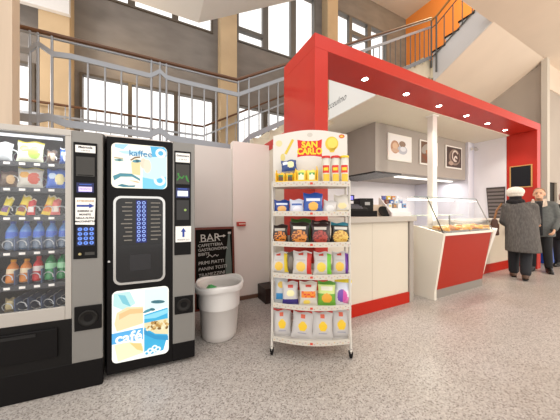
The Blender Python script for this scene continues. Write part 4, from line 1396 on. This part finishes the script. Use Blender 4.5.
def person(name_label, loc, rz, P, skin_h=None):
    """P: joint dictionary, figure faces -y. Body is one fused surface."""
    t = thing('person', name_label, 'person', loc, rz)
    mb = MB()
    head_geo(mb, P['head'], P.get('hs', 1))
    hx, hy, hz = P['head']
    cone_caps(mb, (hx, hy + .02, hz - .06), .05, P['neck'], .056)
    # trunk from stacked ellipsoids
    px, py_, pz = P['pelvis']
    cx, cy, cz = P['chest']
    for k in range(9):
        s_ = k / 8
        q = Vector(P['pelvis']).lerp(Vector(P['chest']), s_)
        rx = .155 - .03 * math.sin(PI * s_) + .01 * s_
        mb.ball(q, (rx, .11, .1), SKIN, 16, 10)
    cone_caps(mb, P['chest'], .1, P['neck'], .06)
    for s_ in 'lr':
        sh, el, wr = P['sh' + s_], P['el' + s_], P['wr' + s_]
        cone_caps(mb, P['chest'], .08, sh, .062)
        cone_caps(mb, sh, .056, el, .042)
        cone_caps(mb, el, .042, wr, .028)
        hd = Vector(P.get('hd' + s_, Vector(wr) - Vector(el)))
        hand_geo(mb, wr, hd, 1 if s_ == 'r' else -1, P.get('pn' + s_, (1 if s_ == 'r' else -1, 0, 0)))
        hp, kn, an, to = P['hp' + s_], P['kn' + s_], P['an' + s_], P['to' + s_]
        cone_caps(mb, hp, .09, kn, .058)
        cone_caps(mb, kn, .058, Vector(kn).lerp(Vector(an), .3), .056)
        cone_caps(mb, Vector(kn).lerp(Vector(an), .3), .056, an, .036)
        cone_caps(mb, an, .036, to, .028)
    remesh(mb, 'body', t, SKIN, .0085, 2)
    # eyes
    for s_ in (-1, 1):
        MB().ball((hx + s_ * .03, hy - .078, hz + .012), (.011, .008, .007), mat('#3c2f28', .3), 10, 6).build('eye', t)
    return t

def coat_geo(P, hem, rings, slack):
    """fused coat: lofted trunk plus two sleeves"""
    mb = MB()
    vs, fs = [], []
    n = 28
    for (x, y_, z, rx, ry) in rings:
        for k in range(n):
            a = 2 * PI * k / n
            vs.append((x + rx * math.cos(a), y_ + ry * math.sin(a), z))
    for i in range(len(rings) - 1):
        for k in range(n):
            fs.append((i * n + k, i * n + (k + 1) % n, (i + 1) * n + (k + 1) % n, (i + 1) * n + k))
    fs.append(list(range(n))[::-1])
    fs.append(list(range((len(rings) - 1) * n, len(rings) * n)))
    mb.add(vs, fs, SKIN, True)
    for s_ in 'lr':
        sh, el, wr = Vector(P['sh' + s_]), Vector(P['el' + s_]), Vector(P['wr' + s_])
        cone_caps(mb, sh, .085 * slack, el, .068 * slack)
        cone_caps(mb, el, .068 * slack, el.lerp(wr, .93), .05 * slack)
        cone_caps(mb, Vector(P['neck']) - Vector((0, 0, .05)), .08 * slack, sh, .085 * slack)
    return mb
def trousers(P, t, m, r=(.1, .075, .06), low=.06, seat=True):
    mb = MB()
    if seat:
        mb.ball(P['pelvis'], (.17, .125, .13), SKIN)
    for s_ in 'lr':
        hp, kn, an = Vector(P['hp' + s_]), Vector(P['kn' + s_]), Vector(P['an' + s_])
        cone_caps(mb, hp, r[0], kn, r[1])
        cone_caps(mb, kn, r[1], kn.lerp(an, 1 - low), r[2])
    return remesh(mb, 'trousers', t, m, .014, 3)
def shoe(P, s_, t, m, sole, name='shoe', shaft=.0):
    an, to = Vector(P['an' + s_]), Vector(P['to' + s_])
    f = (to - an); 
    mb = MB()
    cone_caps(mb, an + Vector((0, 0, shaft)), .05, an - Vector((0, 0, .03)), .05)
    heel = an - Vector((f.x, f.y, 0)).normalized() * .025 - Vector((0, 0, .045))
    cone_caps(mb, heel, .042, to + f.normalized() * .05, .036)
    cone_caps(mb, an, .048, to, .04)
    o = remesh(mb, name, t, m, .01, 2)
    s2 = MB()
    u = (to + f.normalized() * .06 - heel)
    sd = u.cross(Vector((0, 0, 1))).normalized() * .036
    dz = Vector((0, 0, .016))
    a_ = heel - u.normalized() * .035 - Vector((0, 0, .042)); b_ = heel + u + u.normalized() * .01 - Vector((0, 0, .036))
    s2.hexa([a_ - sd, b_ - sd, b_ + sd, a_ + sd, a_ - sd + dz, b_ - sd + dz, b_ + sd + dz, a_ + sd + dz], sole)
    s2.build('sole', o, .006)

# woman with white hat, seen from behind, walking
P = dict(head=(.075, -.05, 1.525), neck=(.05, .0, 1.36), chest=(0, 0, 1.2), pelvis=(0, .02, .9),
         shl=(.18, 0, 1.3), ell=(.23, -.05, 1.03), wrl=(.16, -.25, .95), shr=(-.14, 0, 1.3), elr=(-.19, -.05, 1.03), wrr=(-.12, -.24, .97),
         hpl=(.08, .01, .84), knl=(.09, -.12, .47), anl=(.09, -.1, .09), tol=(.1, -.22, .045),
         hpr=(-.08, .01, .84), knr=(-.06, .02, .46), anr=(-.04, .16, .115), tor=(-.04, .06, .045))
PW = (5.88, 1.9, 0)
RZW = math.atan2(.4, .93) + PI / 2
t = person('person from behind in white knit hat and long grey coat at the counter', PW, RZW, P)
t['group'] = 'people at the bar'
COAT = mat('#5a5653', .9, var=.3, scale=60, bump=.4, stretch=(1, 1, .25))
rings = [(-.02, .02, .50, .235, .215), (-.02, .02, .515, .24, .22), (-.01, .02, .7, .23, .21), (0, .015, .95, .22, .19), (.01, .01, 1.1, .205, .17), (.02, 0, 1.25, .195, .15), (.035, 0, 1.34, .14, .12), (.05, -.005, 1.40, .075, .075)]
o = remesh(coat_geo(P, .5, rings, 1.0), 'coat', t, COAT, .014, 3)
trousers(P, t, mat('#191a20', .8), (.105, .085, .075), .1)
BOOT = mat('#5a4233', .6, var=.2, scale=30)
shoe(P, 'l', t, BOOT, BLACK, 'boot', .06); shoe(P, 'r', t, BOOT, BLACK, 'boot', .06)
mb = MB()
hx, hy, hz = P['head']
mb.lathe([(.098, -.015), (.118, .0), (.128, .03), (.122, .07), (.09, .11), (.04, .13), (.001, .135)], (hx, hy + .015, hz + .02), mat('#e6dfd3', .95, var=.12, scale=40, bump=.6), 28)
mb.lathe([(.09, -.045), (.107, -.035), (.108, -.005), (.098, .0)], (hx, hy + .015, hz + .02), mat('#ddd5c8', .95, var=.12, scale=60, bump=.6), 28)
mb.build('knit_hat', t)
mb = MB()
mb.ball((hx, hy + .04, hz - .05), (.086, .075, .07), SKIN)
for k in range(12):
    a = 2 * PI * k / 12
    mb.ball((hx + .09 * math.cos(a), hy + .035 + .085 * math.sin(a), hz - .125 + .01 * math.sin(3 * a)), .043, SKIN, 10, 8)
remesh(mb, 'dark_scarf', t, mat('#1a171a', .9), .01, 2)
# handbag on her shoulder
TW = Matrix.Translation(PW) @ Matrix.Rotation(RZW, 4, 'Z')
hb = thing('handbag', 'brown and black shoulder bag carried by the white-hatted person', 'bag', TW @ Vector((.365, .03, .84)), RZW)
mb = MB()
mb.hexa([(-.065, -.19, -.06), (.065, -.19, -.06), (.065, .19, -.06), (-.065, .19, -.06), (-.04, -.15, .24), (.04, -.15, .24), (.04, .15, .24), (-.04, .15, .24)], mat('#46291a', .6))
mb.build('bag_body', hb, .03, segs=3)
MB().box(.05, .066, -.09, .09, .05, .15, mat('#7a4a24', .5, var=.3, scale=30)).box(-.066, -.05, -.09, .09, .05, .15, mat('#7a4a24', .5, var=.3, scale=30)).build('pocket', hb, .008)
MB().tube([(0, -.1, .23), (-.03, -.08, .4), (-.1, -.02, .53), (-.1, .03, .53), (-.03, .085, .4), (0, .1, .23)], .014, mat('#8a5a2c', .5, var=.4, scale=25), 8).build('strap', hb)

# man in open grey jacket facing the camera
P2 = dict(hs=1.1, head=(.0, -.03, 1.565), neck=(0, .0, 1.42), chest=(0, 0, 1.26), pelvis=(0, .0, .92),
          shl=(.175, 0, 1.34), ell=(.25, .0, 1.07), wrl=(.21, -.15, .87), shr=(-.14, 0, 1.34), elr=(-.145, -.05, 1.07), wrr=(-.06, -.22, 1.0),
          hpl=(.09, 0, .86), knl=(.11, -.02, .47), anl=(.13, .02, .085), tol=(.16, -.1, .045),
          hpr=(-.09, 0, .86), knr=(-.1, -.03, .47), anr=(-.1, .02, .085), tor=(-.12, -.1, .045))
PM2 = (6.92, 1.965, 0)
RZM = math.atan2(-.22, -.97) + PI / 2
t = person('person facing the camera in open grey jacket and dark trousers', PM2, RZM, P2)
t['group'] = 'people at the bar'
JK = mat('#5a5d5c', .85, var=.15, scale=30, bump=.3)
rings = [(0.02, 0, .72, .2, .165), (0.02, 0, .735, .205, .17), (0.02, 0, .95, .195, .16), (0.02, 0, 1.15, .195, .155), (.02, 0, 1.28, .19, .145), (0.01, 0, 1.38, .14, .115), (0, .005, 1.43, .08, .08)]
remesh(coat_geo(P2, .7, rings, 1.0), 'jacket', t, JK, .014, 3)
mb = MB()
mb.hexa([(-.05, -.19, .74), (.06, -.19, .74), (.06, -.12, .74), (-.05, -.12, .74), (-.055, -.155, 1.36), (.055, -.155, 1.36), (.04, -.08, 1.42), (-.04, -.08, 1.42)], mat('#17171a', .8))
mb.build('pullover_front', t, .02)
for s_ in (-1, 1):
    MB().hexa([(s_ * .05, -.165, 1.3), (s_ * .12, -.15, 1.33), (s_ * .12, -.12, 1.34), (s_ * .05, -.13, 1.31), (s_ * .06, -.09, 1.47), (s_ * .1, -.04, 1.48), (s_ * .1, -.01, 1.47), (s_ * .06, -.06, 1.46)], mat('#c9b8a8', .8)).build('collar', t, .008)
trousers(P2, t, mat('#17181c', .8))
for s_ in 'lr':
    shoe(P2, s_, t, mat('#151312', .4), BLACK)
hx, hy, hz = P2['head']
mb = MB()
mb.ball((hx, hy + .033, hz + .05), (.089, .097, .09), SKIN)
remesh(mb, 'short_hair', t, mat('#8a6f58', .9, var=.2, scale=60, bump=.4), .01, 1)
mb = MB()
mb.ball((hx, hy - .07, hz - .08), (.038, .022, .024), SKIN)
mb.ball((hx, hy - .088, hz - .045), (.026, .01, .008), SKIN)
remesh(mb, 'beard', t, mat('#8f7058', .95), .006, 1)
for s_ in (-1, 1):
    MB().box(hx + s_ * .03 - .017, hx + s_ * .03 + .017, hy - .09, hy - .078, hz + .03, hz + .037, mat('#7a604a', .9)).build('eyebrow', t)

# third person, cut by the photo edge
P3 = dict(head=(.0, -.03, 1.5), neck=(0, .0, 1.35), chest=(0, 0, 1.2), pelvis=(0, .0, .88),
          shl=(.17, 0, 1.29), ell=(.24, .0, 1.03), wrl=(.2, -.16, .92), shr=(-.17, 0, 1.29), elr=(-.27, -.05, 1.04), wrr=(-.2, -.29, .98),
          hpl=(.09, 0, .82), knl=(.1, -.02, .45), anl=(.11, .02, .085), tol=(.13, -.1, .045),
          hpr=(-.09, 0, .82), knr=(-.1, -.03, .45), anr=(-.1, .02, .085), tor=(-.12, -.1, .045))
PM3 = (7.95, 1.86, 0)
t = person('person in black coat with pale hat partly cut by the photo edge', PM3, math.atan2(-.1, -1) + PI / 2, P3)
t['group'] = 'people at the bar'
BC = mat('#1b1a1f', .85)
rings = [(0, 0, .6, .24, .18), (0, 0, .615, .245, .185), (0, 0, .9, .225, .17), (0, 0, 1.1, .215, .16), (0, 0, 1.24, .2, .145), (0, 0, 1.33, .14, .11), (0, .005, 1.38, .08, .08)]
remesh(coat_geo(P3, .6, rings, 1.05), 'coat', t, BC, .014, 3)
trousers(P3, t, mat('#22222a', .8))
for s_ in 'lr':
    shoe(P3, s_, t, mat('#151312', .4), BLACK)
hx, hy, hz = P3['head']
mb = MB()
mb.ball((hx, hy + .02, hz + .06), (.09, .1, .075), SKIN)
remesh(mb, 'pale_hat', t, mat('#e3c9c4', .9), .01, 1)

# blue bin with papers
t = thing('recycling_box', 'blue plastic box on the floor at the far right', 'box', (8.34, 2.23, 0))
BL = mat('#1450b4', .4)
MB().hexa([(-.3, -.09, 0), (.3, -.09, 0), (.3, .09, 0), (-.3, .09, 0), (-.33, -.1, .46), (.33, -.1, .46), (.33, .1, .46), (-.33, .1, .46)], BL).build('tub', t, .01)
MB().box(-.345, .345, -.105, .105, .46, .495, BL).build('lid', t, .01)
o = MB().hexa([(-.13, -.1, 0), (.14, -.1, 0), (.14, .1, 0), (-.13, .1, 0), (-.12, -.1, .05), (.14, -.09, .06), (.14, .1, .06), (-.13, .1, .05)], mat('#e8e3c4', .7)).build('paper_stack', loc=(8.25, 2.23, .496))
tag(o, 'small pale paper stack lying on the blue box', 'paper')

# ------------------------------------------------------------------ light
w = bpy.data.worlds.new('daylight')
SC.world = w
w.use_nodes = True
bg = w.node_tree.nodes['Background']
bg.inputs['Color'].default_value = (1, .965, .93, 1)
bg.inputs['Strength'].default_value = 1.0

def lamp(name, loc, e, color, size=.3, kind='POINT', rot=None, sy=None):
    L = bpy.data.lights.new(name, kind)
    L.energy = e
    L.color = color
    if kind == 'AREA':
        L.shape = 'RECTANGLE'; L.size = size; L.size_y = sy or size
    else:
        L.shadow_soft_size = size
    o = bpy.data.objects.new(name, L)
    COL.objects.link(o)
    o.location = loc
    if rot: o.rotation_euler = rot
    return o
lamp('landing_fill', (-3.6, 4.4, 3.6), 120, (1, .95, .9), .25)  # added unseen fill, brightens the upper slab underside and wall
lamp('window_lamp', (-.55, 5.7, 4.35), 9, (1, .7, .35), .05)
lamp('hall_fill', (7.5, -1.6, 2.6), 190, (1, .86, .7), .3)  # added unseen uplight fill for the beige ceiling at right
lamp('stair_lamp', (7.6, 3.0, 8.2), 120, (1, .78, .45), .25)

SC.view_settings.view_transform = 'Standard'
SC.view_settings.look = 'None'
SC.view_settings.gamma = 1
SC.view_settings.use_curve_mapping = False
SC.view_settings.exposure = 0.82
